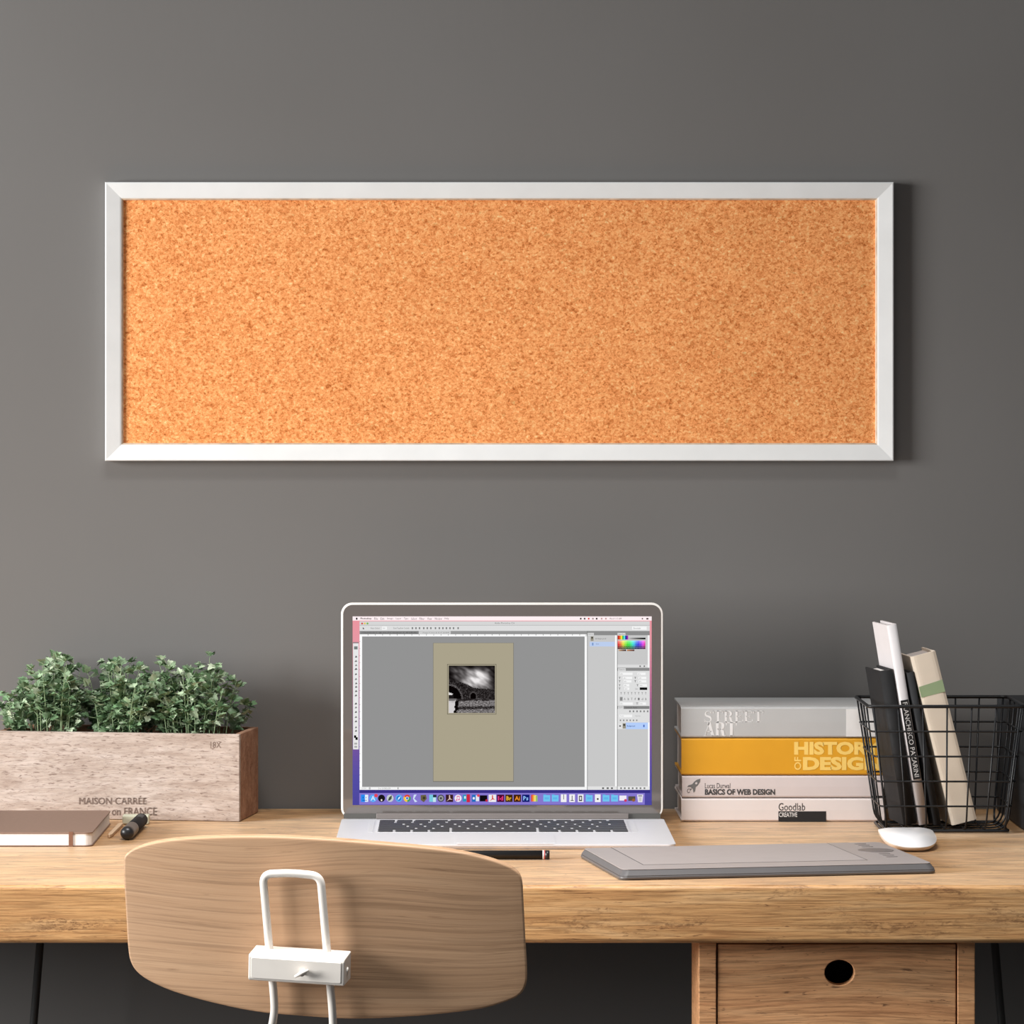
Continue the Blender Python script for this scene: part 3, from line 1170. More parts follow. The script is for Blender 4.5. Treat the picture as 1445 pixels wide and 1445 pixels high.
# picture document
q(611.0, 907.0, 725.0, 1103.2, (120, 118, 112), 5)
q(611.6, 907.4, 724.3, 1102.2, (170, 162, 139), 6)
for a in ((631.0, 937.0, 700.4, 937.7), (631.0, 1007.4, 700.4, 1008.1), (631.0, 937.0, 631.7, 1008.1), (699.7, 937.0, 700.4, 1008.1)):
    q(*a, (104, 98, 84), 7)


def vn(x, y, z=0.0):
    return noise.noise(Vector((x, y, z)))


def bw(u, v):
    """black and white landscape: stone bridge, water, streaky clouds"""
    sky = 0.40 + 0.42 * vn(u * 2.2 + v * 3.0, v * 7.5 - u * 5.5, 3) + 0.20 * vn(u * 5 + v * 8, v * 18 - u * 13, 5)
    sky += 0.75 * math.exp(-(((u - 0.62) / 0.28) ** 2 + ((v - 0.27) / 0.2) ** 2)) - 0.15
    edge = min(u, 1 - u, v * 1.3)
    sky *= min(1, 0.25 + edge * 5)
    if u < 0.43:
        top = 0.27 + u * 0.32
    elif u < 0.56:
        top = 0.41 + (u - 0.43) * 0.5
    else:
        top = 0.475 + (u - 0.56) * 0.06 + 0.012 * vn(u * 30, 0)
    if v < top:
        return max(0.0, min(1.0, sky))
    v += 0.025 * vn(u * 5, 3.3)
    stone = 0.16 + 0.24 * vn(u * 38, v * 38) + 0.1 * vn(u * 11, v * 11, 2)
    # large arch at the left
    da = math.hypot(u - (-0.02), (v - 0.72) * 1.0)
    if v < 0.70:
        if da < 0.16 and u < 0.10 and v > 0.53:
            return 0.92 if v < 0.615 else 0.10
        if da < 0.30:
            return 0.015
        if da < 0.335:
            return 0.34 + 0.2 * vn(u * 40, v * 40)
        if math.hypot((u - 0.53) * 1.0, (v - 0.66) * 0.75) < 0.065 and v > 0.52:
            return 0.01
        if math.hypot((u - 0.53) * 1.0, (v - 0.66) * 0.75) < 0.085:
            return 0.30
        return max(0.01, min(0.55, stone))
    if v < 0.74:
        if u < 0.16:
            return 0.45
        return max(0.02, 0.12 + 0.55 * max(0, vn(u * 14, v * 40)))
    wl = 0.15 - (v - 0.74) * 0.15 + 0.03 * vn(v * 20, 1)
    if u < wl:
        return 0.88 - 0.2 * max(0, vn(u * 10, v * 10))
    if u < wl + 0.07:
        return 0.03
    gnd = 0.48 + 0.35 * vn(u * 30, v * 55) + 0.1 * vn(u * 80, v * 90)
    if 0.86 < v < 0.92:
        gnd -= 0.28
    return max(0.03, min(0.8, gnd))


NB = 66
for j in range(NB):
    for i in range(NB):
        g_ = bw((i + 0.5) / NB, (j + 0.5) / NB) * 235
        q(633.2 + 65.2 * i / NB, 939.2 + 66.8 * j / NB, 633.2 + 65.2 * (i + 1) / NB, 939.2 + 66.8 * (j + 1) / NB, (g_ + 4, g_, g_), 7)
# panels
q(828.4, 890.3, 916.8, 896.4, (140, 140, 140), 3)
q(828.4, 890.3, 829.2, 1114.5, (120, 120, 120), 4)
q(829.2, 896.4, 867.8, 1109.6, (200, 200, 200), 4)
q(829.2, 893, 838, 897, (216, 216, 216), 5)
tx2('History', 830, 837, 893.8, 896, (110, 110, 110), 6)
q(833.5, 898, 837.5, 904.4, (150, 145, 130), 5)
q(834.5, 898.8, 836.6, 901, (50, 50, 50), 6)
tx2('vintage.psd', 839.6, 855, 900, 902.6, (90, 90, 90), 5)
q(832, 905.6, 867.6, 912.2, (188, 206, 238), 5)
q(835.4, 907, 837.4, 910.8, (120, 150, 200), 6)
tx2('Open', 840.5, 845, 907.6, 910, (60, 80, 130), 6)
q(867.8, 896.4, 870.6, 1109.6, (250, 250, 250), 4)
q(870.6, 896.4, 871.4, 1114.5, (120, 120, 120), 4)
q(829.2, 1109.6, 870.6, 1114.5, (226, 226, 226), 4)
for x in (851, 857.5, 863.5):
    q(x - 1.4, 1111, x + 1.4, 1113.4, (90, 90, 90), 5)
q(871.4, 896.4, 914.0, 942.2, (200, 200, 200), 4)
q(914.0, 896.4, 916.4, 942.2, (246, 246, 246), 4)
q(871.4, 893, 882.5, 896.8, (216, 216, 216), 5)
tx2('Swatches', 872.4, 881.6, 893.8, 896, (110, 110, 110), 6)
first = [(200, 40, 30), (230, 110, 40), (250, 230, 60), (70, 190, 90), (90, 220, 240), (30, 40, 150), (150, 40, 170)]
for i, cc in enumerate(first):
    q(871.6 + i * 2.12, 896.8, 871.6 + (i + 1) * 2.12, 902.4, cc, 5)
for i in range(12):
    gg = 190 - i * 16
    q(886.4 + i * 2.04, 899.8, 886.4 + (i + 1) * 2.04, 902.2, (gg, gg, gg), 5)
import colorsys
for i in range(18):
    hh = (0.0 + i / 18 * 0.94)
    for j in range(5):
        sat = (0.5, 0.75, 0.95, 0.95, 0.95)[j]
        val = (1.0, 0.95, 0.88, 0.62, 0.36)[j]
        r_, g_, b_ = colorsys.hsv_to_rgb(hh, sat, val)
        q(871.6 + i * 2.18, 904.0 + j * 2.4, 871.6 + (i + 1) * 2.18 - 0.15, 904.0 + (j + 1) * 2.4 - 0.15, (r_ * 255, g_ * 255, b_ * 255), 5)
for i in range(5):
    q(873 + i * 2.1, 916.4, 875 + i * 2.1, 918.7, (200 - i * 36, 160 - i * 32, 120 - i * 24), 5)
    q(884.8 + i * 2.1, 916.4, 886.8 + i * 2.1, 918.7, (190 - i * 26, 130 - i * 22, 80 - i * 12), 5)
q(871.4, 937.8, 914, 942.2, (220, 220, 220), 5)
for x in (903.3, 909.2):
    q(x - 1, 939, x + 1, 941.2, (120, 120, 120), 6)
q(871.4, 942.2, 916.4, 946.6, (140, 140, 140), 4)
q(872, 942.8, 883, 946.8, (220, 220, 220), 5)
tx2('Character', 873, 882, 943.6, 945.8, (100, 100, 100), 6)
q(871.4, 946.6, 916.4, 996.2, (222, 222, 222), 4)
for x0_, x1_, y_ in ((874.6, 892.6, 950.8), (899.5, 911, 950.8), (879, 892, 956.6), (901, 912, 956.6), (880, 891, 961.4), (901, 912, 961.4),
                     (880, 888, 967), (902.5, 912.8, 967), (881, 888, 971.8), (874.6, 893, 992.8), (902.5, 911.5, 992.8)):
    q(x0_, y_ - 1.7, x1_, y_ + 1.7, (246, 246, 246), 5)
    tx2('abc', x0_ + 0.8, x0_ + 4.4, y_ - 1, y_ + 1, (130, 130, 130), 6)
for x, y_ in ((874.3, 956.6), (896.4, 956.6), (874.3, 961.4), (896.4, 961.4), (874.3, 967), (899.5, 967), (874.3, 971.8), (899, 992.8)):
    tx2('T', x - 1.4, x + 1.4, y_ - 1.4, y_ + 1.4, (90, 90, 90), 5, 0.02)
tx2('Color:', 896, 900.6, 970.8, 973, (110, 110, 110), 5)
q(902.7, 970, 913.3, 973.5, (12, 12, 12), 5)
for i in range(8):
    tx2('TTTTTTTT'[i], 875.4 + i * 4.95, 877.6 + i * 4.95, 976.8, 980, (100, 100, 100), 5, 0.01)
    tx2('fAaTf1da'[i], 875.4 + i * 4.95, 877.8 + i * 4.95, 984.6, 988, (120, 120, 120), 6)
q(874.6, 983.4, 878.6, 988.8, (150, 150, 150), 5)
q(871.4, 996.2, 916.4, 1000.4, (130, 130, 130), 5)
q(872, 996.6, 880, 1000.6, (216, 216, 216), 6)
tx2('Layers', 873, 879, 997.4, 999.4, (110, 110, 110), 7)
tx2('Channels  Paths', 882, 899, 997.4, 999.4, (80, 80, 80), 6)
q(871.4, 1000.4, 916.4, 1019.4, (222, 222, 222), 5)
for i in range(6):
    q(887.8 + i * 5, 1002.4, 890 + i * 5, 1005, (140, 140, 140), 6)
    q(874.6 + i * 4.6, 1015.4, 876.4 + i * 4.6, 1017.4, (130, 130, 130), 6)
q(874, 1008.4, 892, 1012.2, (244, 244, 244), 6)
tx2('Normal', 875, 880, 1009.2, 1011.2, (150, 150, 150), 7)
tx2('Opacity:', 896, 904, 1009.2, 1011.4, (150, 150, 150), 7)
q(871.4, 1019.4, 914.4, 1109.6, (200, 200, 200), 5)
q(914.4, 1019.4, 916.6, 1109.6, (250, 250, 250), 5)
q(871.4, 1019.6, 883, 1028.8, (224, 224, 224), 6)
q(883, 1019.6, 914.4, 1028.8, (180, 206, 250), 6)
disc(875, 1024.4, 1.3, 0.9, (40, 40, 40), 7)
q(878.6, 1020.6, 883.2, 1028, (150, 145, 130), 7)
q(879.5, 1021.6, 882, 1024.2, (60, 60, 60), 8)
tx2('Background', 885, 896, 1023.4, 1026, (60, 90, 150), 7, 0.02)
q(907.6, 1022.6, 909.6, 1026, (80, 110, 190), 7)
q(871.4, 1109.6, 916.8, 1114.5, (232, 232, 232), 5)
for x in (876.4, 881.6, 887.4, 892.8, 898.4, 903.8, 909.4):
    q(x - 1.2, 1111, x + 1.2, 1113.4, (120, 120, 120), 6)
# tool palette at the left
q(498.0, 906.0, 506.2, 908.0, (150, 130, 134), 2)
q(498.2, 907.8, 506.2, 1057.4, (232, 232, 232), 3)
q(499.6, 912, 504.6, 916.4, (120, 128, 126), 4)
for y_ in (926.4, 932.6, 938.4, 943.8, 951, 958, 964, 969, 975, 981, 992.6, 998, 1004.4, 1011.6, 1017.6, 1026, 1031):
    rr = random.Random(int(y_ * 10))
    c0 = rr.randint(70, 130)
    poly([(500.2 + rr.random(), y_ + 1.3), (502.4, y_ - 1.5), (503.8 + rr.random() * 0.8, y_ + 0.9), (502, y_ + 1.6)], (c0, c0, c0), 4)
q(499.6, 1037.6, 502.6, 1041.2, (10, 10, 10), 5)
q(501.6, 1040.2, 504.8, 1044, (10, 10, 10), 4)
for y_ in (1048, 1052.5):
    q(500, y_, 504, y_ + 2.6, (170, 170, 170), 4)
# dark strip under the window and dock
q(507.4, 1114.5, 917.4, 1119.0, (56, 48, 132), 2)
q(507.0, 1119.0, 909.8, 1135.4, (134, 120, 206), 2)
DY = 1126.4


def dk(x, c, w=5.2, h=5.2, layer=3):
    q(x - w, DY - h, x + w, DY + h, c, layer)


def dt(x, s_, c, h=3.0, w=3.6):
    tx2(s_, x - w, x + w, DY - h, DY + h, c, 5, 0.02)


dk(514.6, (40, 140, 240)); q(515, DY - 5, 519.6, DY + 5, (230, 240, 250), 4); q(516.2, DY - 2, 517, DY, (50, 90, 160), 5); q(512, DY - 2, 512.8, DY, (20, 50, 110), 5); q(511.5, DY + 2.4, 518, DY + 3.2, (30, 70, 140), 5)
disc(526.4, DY, 5.4, 5.4, (90, 170, 245), 3); tx2('A', 523.2, 529.6, DY - 3.2, DY + 3.2, (235, 245, 255), 4); disc(530.6, 1122.6, 2.6, 2.6, (226, 70, 90), 5)
disc(538.4, DY, 5, 5.2, (24, 22, 26), 3); disc(538.4, DY + 2.6, 1.2, 1.4, (240, 230, 220), 4)
disc(550.5, DY, 5, 5.2, (196, 204, 206), 3); poly([(547.4, 1130), (549, 1125), (553, 1122), (552.6, 1127), (550.4, 1129.4)], (70, 84, 66), 4)
disc(563, DY, 5, 5.2, (88, 176, 240), 3); disc(563, DY, 3.4, 3.6, (40, 120, 210), 4); poly([(561, 1129), (562.2, 1125.4), (565.6, 1123.4), (563.8, 1127)], (220, 240, 255), 5)
for k, cc in enumerate(((220, 70, 56), (246, 200, 60), (70, 160, 90))):
    a0 = math.radians(90 + 120 * k - 60)
    poly([(574.6, DY)] + [(574.6 + 5.2 * math.cos(a0 + math.radians(20 * i)), DY - 5.2 * math.sin(a0 + math.radians(20 * i))) for i in range(7)], cc, 3)
disc(574.6, DY, 2.4, 2.4, (240, 240, 240), 4); disc(574.6, DY, 1.8, 1.8, (70, 120, 210), 5)
poly([(584, 1121.4), (588, 1121), (584.6, 1127), (589, 1131), (585.4, 1132), (582.8, 1127)], (206, 224, 246), 3)
poly([(593.6, 1122), (601, 1121.4), (602.4, 1127), (598, 1132), (593.8, 1129)], (104, 96, 66), 3); disc(598.4, 1126, 2, 2, (60, 54, 40), 4)
dk(610.6, (120, 204, 224), 4.8, 5); q(611, 1121.4, 616, 1125, (36, 50, 60), 4); q(611, 1125.4, 615, 1131.6, (200, 230, 236), 4)
disc(622.2, DY, 5, 5.2, (70, 72, 76), 3); disc(622.2, DY, 3.6, 3.8, (150, 152, 156), 4); disc(622.2, DY, 1.6, 1.6, (60, 62, 66), 5)
dk(634.2, (58, 30, 34)); poly([(630, 1130.6), (633.6, 1127), (633.6, 1122), (635, 1122), (635.4, 1126.6), (638.6, 1128.6), (634.4, 1128)], (226, 196, 190), 4)
disc(646.4, DY, 5, 5.2, (238, 236, 244), 3); q(644.6, 1123, 648.6, 1124.2, (226, 84, 150), 4); q(644.6, 1123, 645.4, 1129, (226, 84, 150), 4); q(647.9, 1123, 648.6, 1128.2, (226, 84, 150), 4); disc(644.4, 1129, 1.2, 1, (226, 84, 150), 4); disc(647.6, 1128.4, 1.2, 1, (226, 84, 150), 4)
q(653, 1121.4, 658.4, 1131, (40, 150, 190), 3); q(658.4, 1120.8, 663.2, 1132, (206, 40, 66), 3); q(655, 1123.4, 657.4, 1127, (210, 240, 240), 4)
q(666, 1121.4, 671.4, 1131.4, (30, 110, 190), 3); q(671.4, 1122.4, 676, 1130.4, (226, 230, 240), 3); disc(668.6, DY, 1.6, 1.8, (235, 240, 250), 4); disc(675, 1122.6, 2, 2, (226, 70, 90), 5)
q(677, 1122.2, 687.6, 1130.8, (14, 12, 16), 3); disc(686.6, 1129.6, 1.8, 1.8, (190, 40, 60), 4)
dk(694.8, (238, 236, 238)); poly([(690.6, 1130.6), (694.2, 1127), (694.2, 1122), (695.6, 1122), (696, 1126.6), (699.2, 1128.6), (695, 1128)], (214, 60, 50), 4)
dk(706.4, (76, 8, 44)); dt(706.4, 'Id', (236, 60, 130))
dk(718.2, (66, 40, 10)); dt(718.2, 'Br', (240, 190, 60))
dk(730, (64, 30, 10)); dt(730, 'Ai', (246, 150, 50))
dk(742, (14, 26, 110)); dt(742, 'Ps', (150, 200, 255))
for k, cc in enumerate(((226, 76, 60), (240, 170, 60), (246, 224, 120), (150, 190, 110))):
    poly([(749.4 + k * 2.2, 1131), (749.4 + k * 2.2, 1121.6 + k * 0.5), (753.4 + k * 1.7, 1121 + k * 0.4), (752.6 + k * 2.0, 1131)], cc, 3 + k)


def folder(x):
    q(x - 4.8, 1122, x + 4.8, 1131, (112, 196, 240), 3)
    q(x - 4.8, 1121, x - 0.8, 1122.2, (92, 180, 232), 3)
    q(x - 3, 1125, x + 3, 1128, (96, 182, 232), 4)


def sheet(x, k):
    q(x - 4, 1120.8, x + 4, 1131.8, (240, 240, 242), 3)
    if k == 0:
        q(x - 0.5, 1121, x + 0.5, 1128, (110, 110, 116), 4)
    elif k == 1:
        q(x - 0.5, 1122.6, x + 0.5, 1130, (60, 60, 66), 4); q(x - 2.2, 1129, x + 2.2, 1130, (60, 60, 66), 4)
    elif k == 2:
        q(x - 2.4, 1122.8, x + 2, 1130.4, (70, 70, 70), 4); q(x - 1.2, 1124.4, x + 0.8, 1128.6, (230, 230, 230), 5)
    else:
        disc(x, 1127.4, 1.4, 1.4, (60, 54, 50), 4)


for x in (771.5, 783.4, 831.4, 855.2, 867.2):
    folder(x)
for k, x in enumerate((795.4, 807.3, 819.4, 843.5)):
    sheet(x, k)
q(874, 1122.6, 884, 1129.6, (240, 236, 246), 3); disc(882.6, 1129.4, 2, 2, (206, 60, 100), 4)
q(886.6, 1123.6, 896.6, 1130, (84, 78, 66), 3); disc(894, 1129, 2.4, 2.2, (150, 96, 50), 4)
poly([(898.8, 1121), (907.8, 1121), (906.4, 1132), (900.4, 1132)], (226, 222, 236), 3)
q(900.6, 1122, 906, 1124, (150, 150, 160), 4); q(901.6, 1125, 905, 1130.6, (200, 200, 196), 4)
S.build('display', M_screen, lid_o, sh)

# ------------------------------------------------------------------ stylus
PR = 0.0047
sy = -0.498
sx1, sx0 = (775.5 - CX) * 3.922 / F, (775.5 - CX) * 3.922 / F - 0.152
sp = thing('stylus_pen', 'slim black stylus pen with red and white ring lying before the laptop', 'pen', ((sx0 + sx1) / 2, sy, DESK))
sh = tuple(sp.location)
zc = DESK + PR + 0.0002
mb = MB()
mb.tube([(sx0, sy, zc), (sx0 + 0.012, sy, zc), (sx0 + 0.03, sy, zc), (sx1 - 0.0072, sy, zc)], [0.001, 0.0026, PR * 0.95, PR], 20)
mb.build('barrel', M_black_pl, sp, sh)
mb = MB()
mb.tube([(sx1 - 0.0071, sy, zc), (sx1 - 0.0056, sy, zc)], PR * 1.0, 20)
mb.build('white_ring', M_white, sp, sh)['label'] = 'thin white ring'
mb = MB()
mb.tube([(sx1 - 0.0055, sy, zc), (sx1 - 0.0046, sy, zc)], PR * 1.0, 20)
mb.build('red_ring', M_red, sp, sh)['label'] = 'thin red ring'
mb = MB()
mb.tube([(sx1 - 0.0045, sy, zc), (sx1 - 0.0006, sy, zc), (sx1, sy, zc)], [PR, PR, PR * 0.85], 20)
mb.build('end_cap', M_black_pl, sp, sh)

# ------------------------------------------------------------------ graphics tablet
tb = thing('graphics_tablet', 'flat grey graphics tablet with ring and buttons lying right on the desk', 'tablet', (0.155, -0.672, DESK), math.radians(10))
TW, TD, TZ = 0.320, 0.1935, 0.0102
mb = MB()
pl = rrect(0, TW, 0, TD, 0.008, 6)
mb.prism(pl, lambda p: (p[0], p[1], 0.0006), lambda p: (p[0], p[1], 0.0040))
mb.prism(pl, lambda p: (p[0], p[1], 0.0040), lambda p: (TW / 2 + (p[0] - TW / 2) * 0.978, TD / 2 + 0.0015 + (p[1] - TD / 2) * 0.955, TZ - 0.0006))
mb.build('body', M_tab_body, tb, bevel=0.0012, seg=3)
mb = MB()
pl = rrect(0.0035, TW - 0.0035, 0.0058, TD - 0.003, 0.0065, 6)
mb.prism(pl, lambda p: (p[0], p[1], TZ - 0.0007), lambda p: (p[0], p[1], TZ))
top = mb.build('top_plate', M_tab_top, tb, bevel=0.0004)
mb = MB()
mb.box(0.0315, 0.2605, 0.0385, 0.1895, TZ + 0.00002, TZ + 0.00006)
mb.build('groove', M_tab_line, tb)
mb = MB()
mb.box(0.0325, 0.2595, 0.0399, 0.1885, TZ + 0.00007, TZ + 0.00016)
mb.build('drawing_surface', M_tab_area, tb)
for dy in (0.031, 0.044, 0.057, -0.031, -0.044, -0.057):
    mb = MB()
    pl = rrect(0.2914 - 0.0062, 0.2914 + 0.0062, 0.118 + dy - 0.0017, 0.118 + dy + 0.0017, 0.0016, 4)
    mb.prism(pl, lambda p: (p[0], p[1], TZ), lambda p: (p[0], p[1], TZ + 0.0004))
    mb.build('button', M_tab_btn, tb)
mb = MB()
pl = [(0.2914 + 0.0182 * math.cos(2 * math.pi * k / 40), 0.118 + 0.0182 * math.sin(2 * math.pi * k / 40)) for k in range(40)]
mb.prism(pl, lambda p: (p[0], p[1], TZ), lambda p: (p[0], p[1], TZ + 0.0003))
ring = mb.build('touch_ring', M_tab_btn, tb)

# ------------------------------------------------------------------ mouse
mx = (1290.5 - CX) * 3.99 / F
ms = thing('computer_mouse', 'smooth white computer mouse between the tablet and wire basket', 'mouse', (mx, -0.384, DESK))
ML, MW = 0.106, 0.0575


def mouse_surface(zlo, zhi, name, mat, wlo, parent):
    m = MB()
    m.smooth = True
    na, nr = 48, 10
    vs = []
    for rr in range(nr + 1):
        t = rr / nr
        for k in range(na):
            a = 2 * math.pi * k / na
            ca_, sa_ = math.cos(a), math.sin(a)
            if sa_ > 0:   # squarer far end, rounder near end
                ux, uy = math.copysign(abs(ca_) ** 0.25, ca_), 0.30 + 0.70 * abs(sa_) ** 0.35
            else:
                ux, uy = math.copysign(abs(ca_) ** 0.80, ca_), 0.30 - 1.30 * abs(sa_) ** 0.9
            if zhi is None:   # base: widening from the bottom to the shell
                w = 0.74 + 0.26 * math.sin(t * math.pi / 2) ** 0.8
                hz = 0.0006 + t * (0.0046 + 0.0078 * min(1, (uy + 1) / 1.6))
                vs.append((ux * MW / 2 * w, uy * ML / 2 * (w * 0.5 + 0.5), hz))
            else:
                w = math.cos(t * math.pi / 2) ** 0.55
                ed = 0.0006 + 0.0046 + 0.0078 * min(1, (uy + 1) / 1.6)
                cz = 0.0176
                zz = ed * w ** 3 + cz * (1 - w ** 3)
                vs.append((ux * MW / 2 * w, uy * ML / 2 * w, zz))
    fs = []
    for rr in range(nr):
        for k in range(na):
            l = (k + 1) % na
            fs.append((rr * na + k, rr * na + l, (rr + 1) * na + l, (rr + 1) * na + k))
    if zhi is None:
        fs.append(tuple(range(na - 1, -1, -1)))
    m.add(vs, fs)
    return m.build(name, mat, parent)


mouse_surface(0, None, 'base', M_mouse_b, 0.8, ms)
mouse_surface(0, 1, 'shell', M_mouse, 1, ms)


# ------------------------------------------------------------------ stacked books
def stack_book(label, x0, x1, z0, z1, cover, yf=-0.147, depth=0.133, board=0.0022, over=0.003):
    t = thing('book', label, 'book', ((x0 + x1) / 2, yf + depth / 2, z0), 0, 'books lying in the stack')
    s_ = tuple(t.location)
    m = MB()
    # covers and spine as one wrapped board
    ya, yb_ = yf, yf + depth
    pr_ = [(yb_, z0 + 0.0001), (yb_, z0 + board), (yf + 0.006, z0 + board), (yf + 0.0035, z0 + board + 0.002), (yf + 0.0035, z1 - board - 0.002),
           (yf + 0.006, z1 - board), (yb_, z1 - board), (yb_, z1 - 0.0001), (yf + 0.011, z1 - 0.0001), (yf + 0.008, z1 - 0.0009), (yf + 0.005, z1 - 0.0002),
           (yf + 0.0015, z1 - 0.0006), (yf, z1 - 0.0022), (yf - 0.0003, (z0 + z1) / 2), (yf, z0 + 0.0022), (yf + 0.0015, z0 + 0.0006)]
    nn = len(pr_)
    vs = [(x0, y, z) for y, z in pr_] + [(x1, y, z) for y, z in pr_]
    m.add(vs, [tuple(range(nn)), tuple(range(2 * nn - 1, nn - 1, -1))] + [(i, nn + i, nn + (i + 1) % nn, (i + 1) % nn) for i in range(nn)])
    m.build('cover', cover, t, s_)
    m = MB()
    m.box(x0 + over, x1 - over, yf + 0.0038, yb_ - over, z0 + board, z1 - board)
    m.build('page_block', M_paper, t, s_)
    return t, s_


def zz(py):
    return CAMZ - (py - CY) * 4.273 / F


def xx(px):
    return (px - CX) * 4.273 / F


def on_spine(u, v):
    return (xx(u), -0.14740, zz(-v))


z4, z3, z2, z1 = zz(1160.3), zz(1126.2), zz(1094.2), zz(1041.4)
z0t = zz(997.2)
z4 = DESK
b1, s1 = stack_book('off-white book with black strip on the spine at the bottom of the stack', xx(961.5), xx(1248), z4 + 0.0002, z3, M_pinkw)
b2, s2 = stack_book('blush white book with grey rocket on its spine, second from the bottom', xx(962.5), xx(1247), z3, z2, M_pink)
b3, s3 = stack_book('mustard yellow book in the stack between grey and blush books', xx(961.5), xx(1255), z2, z1, M_yellow)
b4, s4 = stack_book('light grey book with white title on top of the stack', xx(961), xx(1243), z1, z0t, M_grey_cover)

m = MB()
put_text(m, 'Goodlab', 1098.7, 1136, -1143.8, -1133.2, on_spine)
m.build('title_lettering', M_ink_k, b1, s1)
m = MB()
m.box(xx(1098.4), xx(1165.7), -0.1474, -0.1471, zz(1159.3), zz(1144.8))
m.build('black_strip', M_ink_k, b1, s1)
m = MB()
put_text(m, 'CREATIVE', 1099.4, 1124.9, -1152.8, -1146.4, lambda u, v: (xx(u), -0.14745, zz(-v)), 0.012)
m.build('strip_lettering', M_label, b1, s1)

m = MB()
put_text(m, 'Lucas Durwal', 994.7, 1030.5, -1112.4, -1105.0, on_spine)
put_text(m, 'BASICS OF WEB DESIGN', 994.6, 1093.7, -1121.6, -1113.4, on_spine, 0.04)
m.build('title_lettering', M_ink_d, b2, s2)
m = MB()


def rk(pts):
    # rocket drawn along its own axis pointing up, then turned 45 degrees to the right
    a_ = math.radians(-42)
    out = []
    for x, y in pts:
        out.append(on_spine(979.5 + (x * math.cos(a_) - y * math.sin(a_)), -1108.5 + (x * math.sin(a_) + y * math.cos(a_))))
    return out


bodyp = [(0, 13), (2.6, 9), (3.6, 4), (3.2, -1), (2.2, -5), (-2.2, -5), (-3.2, -1), (-3.6, 4), (-2.6, 9)]
win = [(1.5 * math.cos(2 * math.pi * k / 12), 4.5 + 1.7 * math.sin(2 * math.pi * k / 12)) for k in range(12)]
nb_ = len(bodyp)
m.add(rk(bodyp), [tuple(range(nb_))])
m.add(rk([(3.3, -0.5), (6.2, -5), (6.0, -8.2), (2.2, -5)]), [(0, 1, 2, 3)])
m.add(rk([(-3.3, -0.5), (-2.2, -5), (-6.0, -8.2), (-6.2, -5)]), [(0, 1, 2, 3)])
m.add(rk([(-0.8, -5.6), (0.8, -5.6), (0.9, -9), (-0.9, -9)]), [(0, 1, 2, 3)])
m.build('rocket_emblem', plain('grey_ink', (112, 112, 112), 0.6), b2, s2)
m = MB()
m.add([(p[0], p[1] - 0.0001, p[2]) for p in rk(win)], [tuple(range(12))])
fl = [(-2.2, -6.5), (-3.6, -10), (-1.8, -12.5), (-1.2, -10.5), (-2.6, -9.4)]
m.build('rocket_window', M_pink, b2, s2)
m = MB()
m.tube(rk([(-1.6, -7.4), (-3.4, -9.6), (-2.2, -12.4), (0.6, -13.2), (1.2, -10.8)]), 0.0003, 5)
m.build('rocket_flame', plain('grey_ink_line', (112, 112, 112), 0.6), b2, s2)

m = MB()
put_text(m, 'HISTORY', 1120.6, 1243.5, -1065.2, -1046.6, on_spine, 0.05)
put_text(m, 'DESIGN', 1133.0, 1243.5, -1087.0, -1068.0, on_spine, 0.05)
put_text(m, 'OF', 1120.8, 1130.6, -1086.6, -1068.2, on_spine, 0.02, rot=True)
m.build('title_lettering', M_ink_y, b3, s3)

# STREET ART in a thick-and-thin serif face, drawn stroke by stroke
m = MB()


def stroke(pts, w):
    pts = [Vector(p) for p in pts]
    n_ = len(pts)
    l_, r_ = [], []
    for i in range(n_):
        t_ = (pts[min(i + 1, n_ - 1)] - pts[max(i - 1, 0)]).normalized()
        nn_ = Vector((-t_.y, t_.x))
        ww = (w[i] if isinstance(w, (list, tuple)) else w) / 2
        l_.append(pts[i] + nn_ * ww)
        r_.append(pts[i] - nn_ * ww)
    return [(l_[i], l_[i + 1], r_[i + 1], r_[i]) for i in range(n_ - 1)]


def arc(cx_, cy_, rx, ry, a0, a1, n_=10):
    return [(cx_ + rx * math.cos(math.radians(a0 + (a1 - a0) * k / n_)), cy_ + ry * math.sin(math.radians(a0 + (a1 - a0) * k / n_))) for k in range(n_ + 1)]


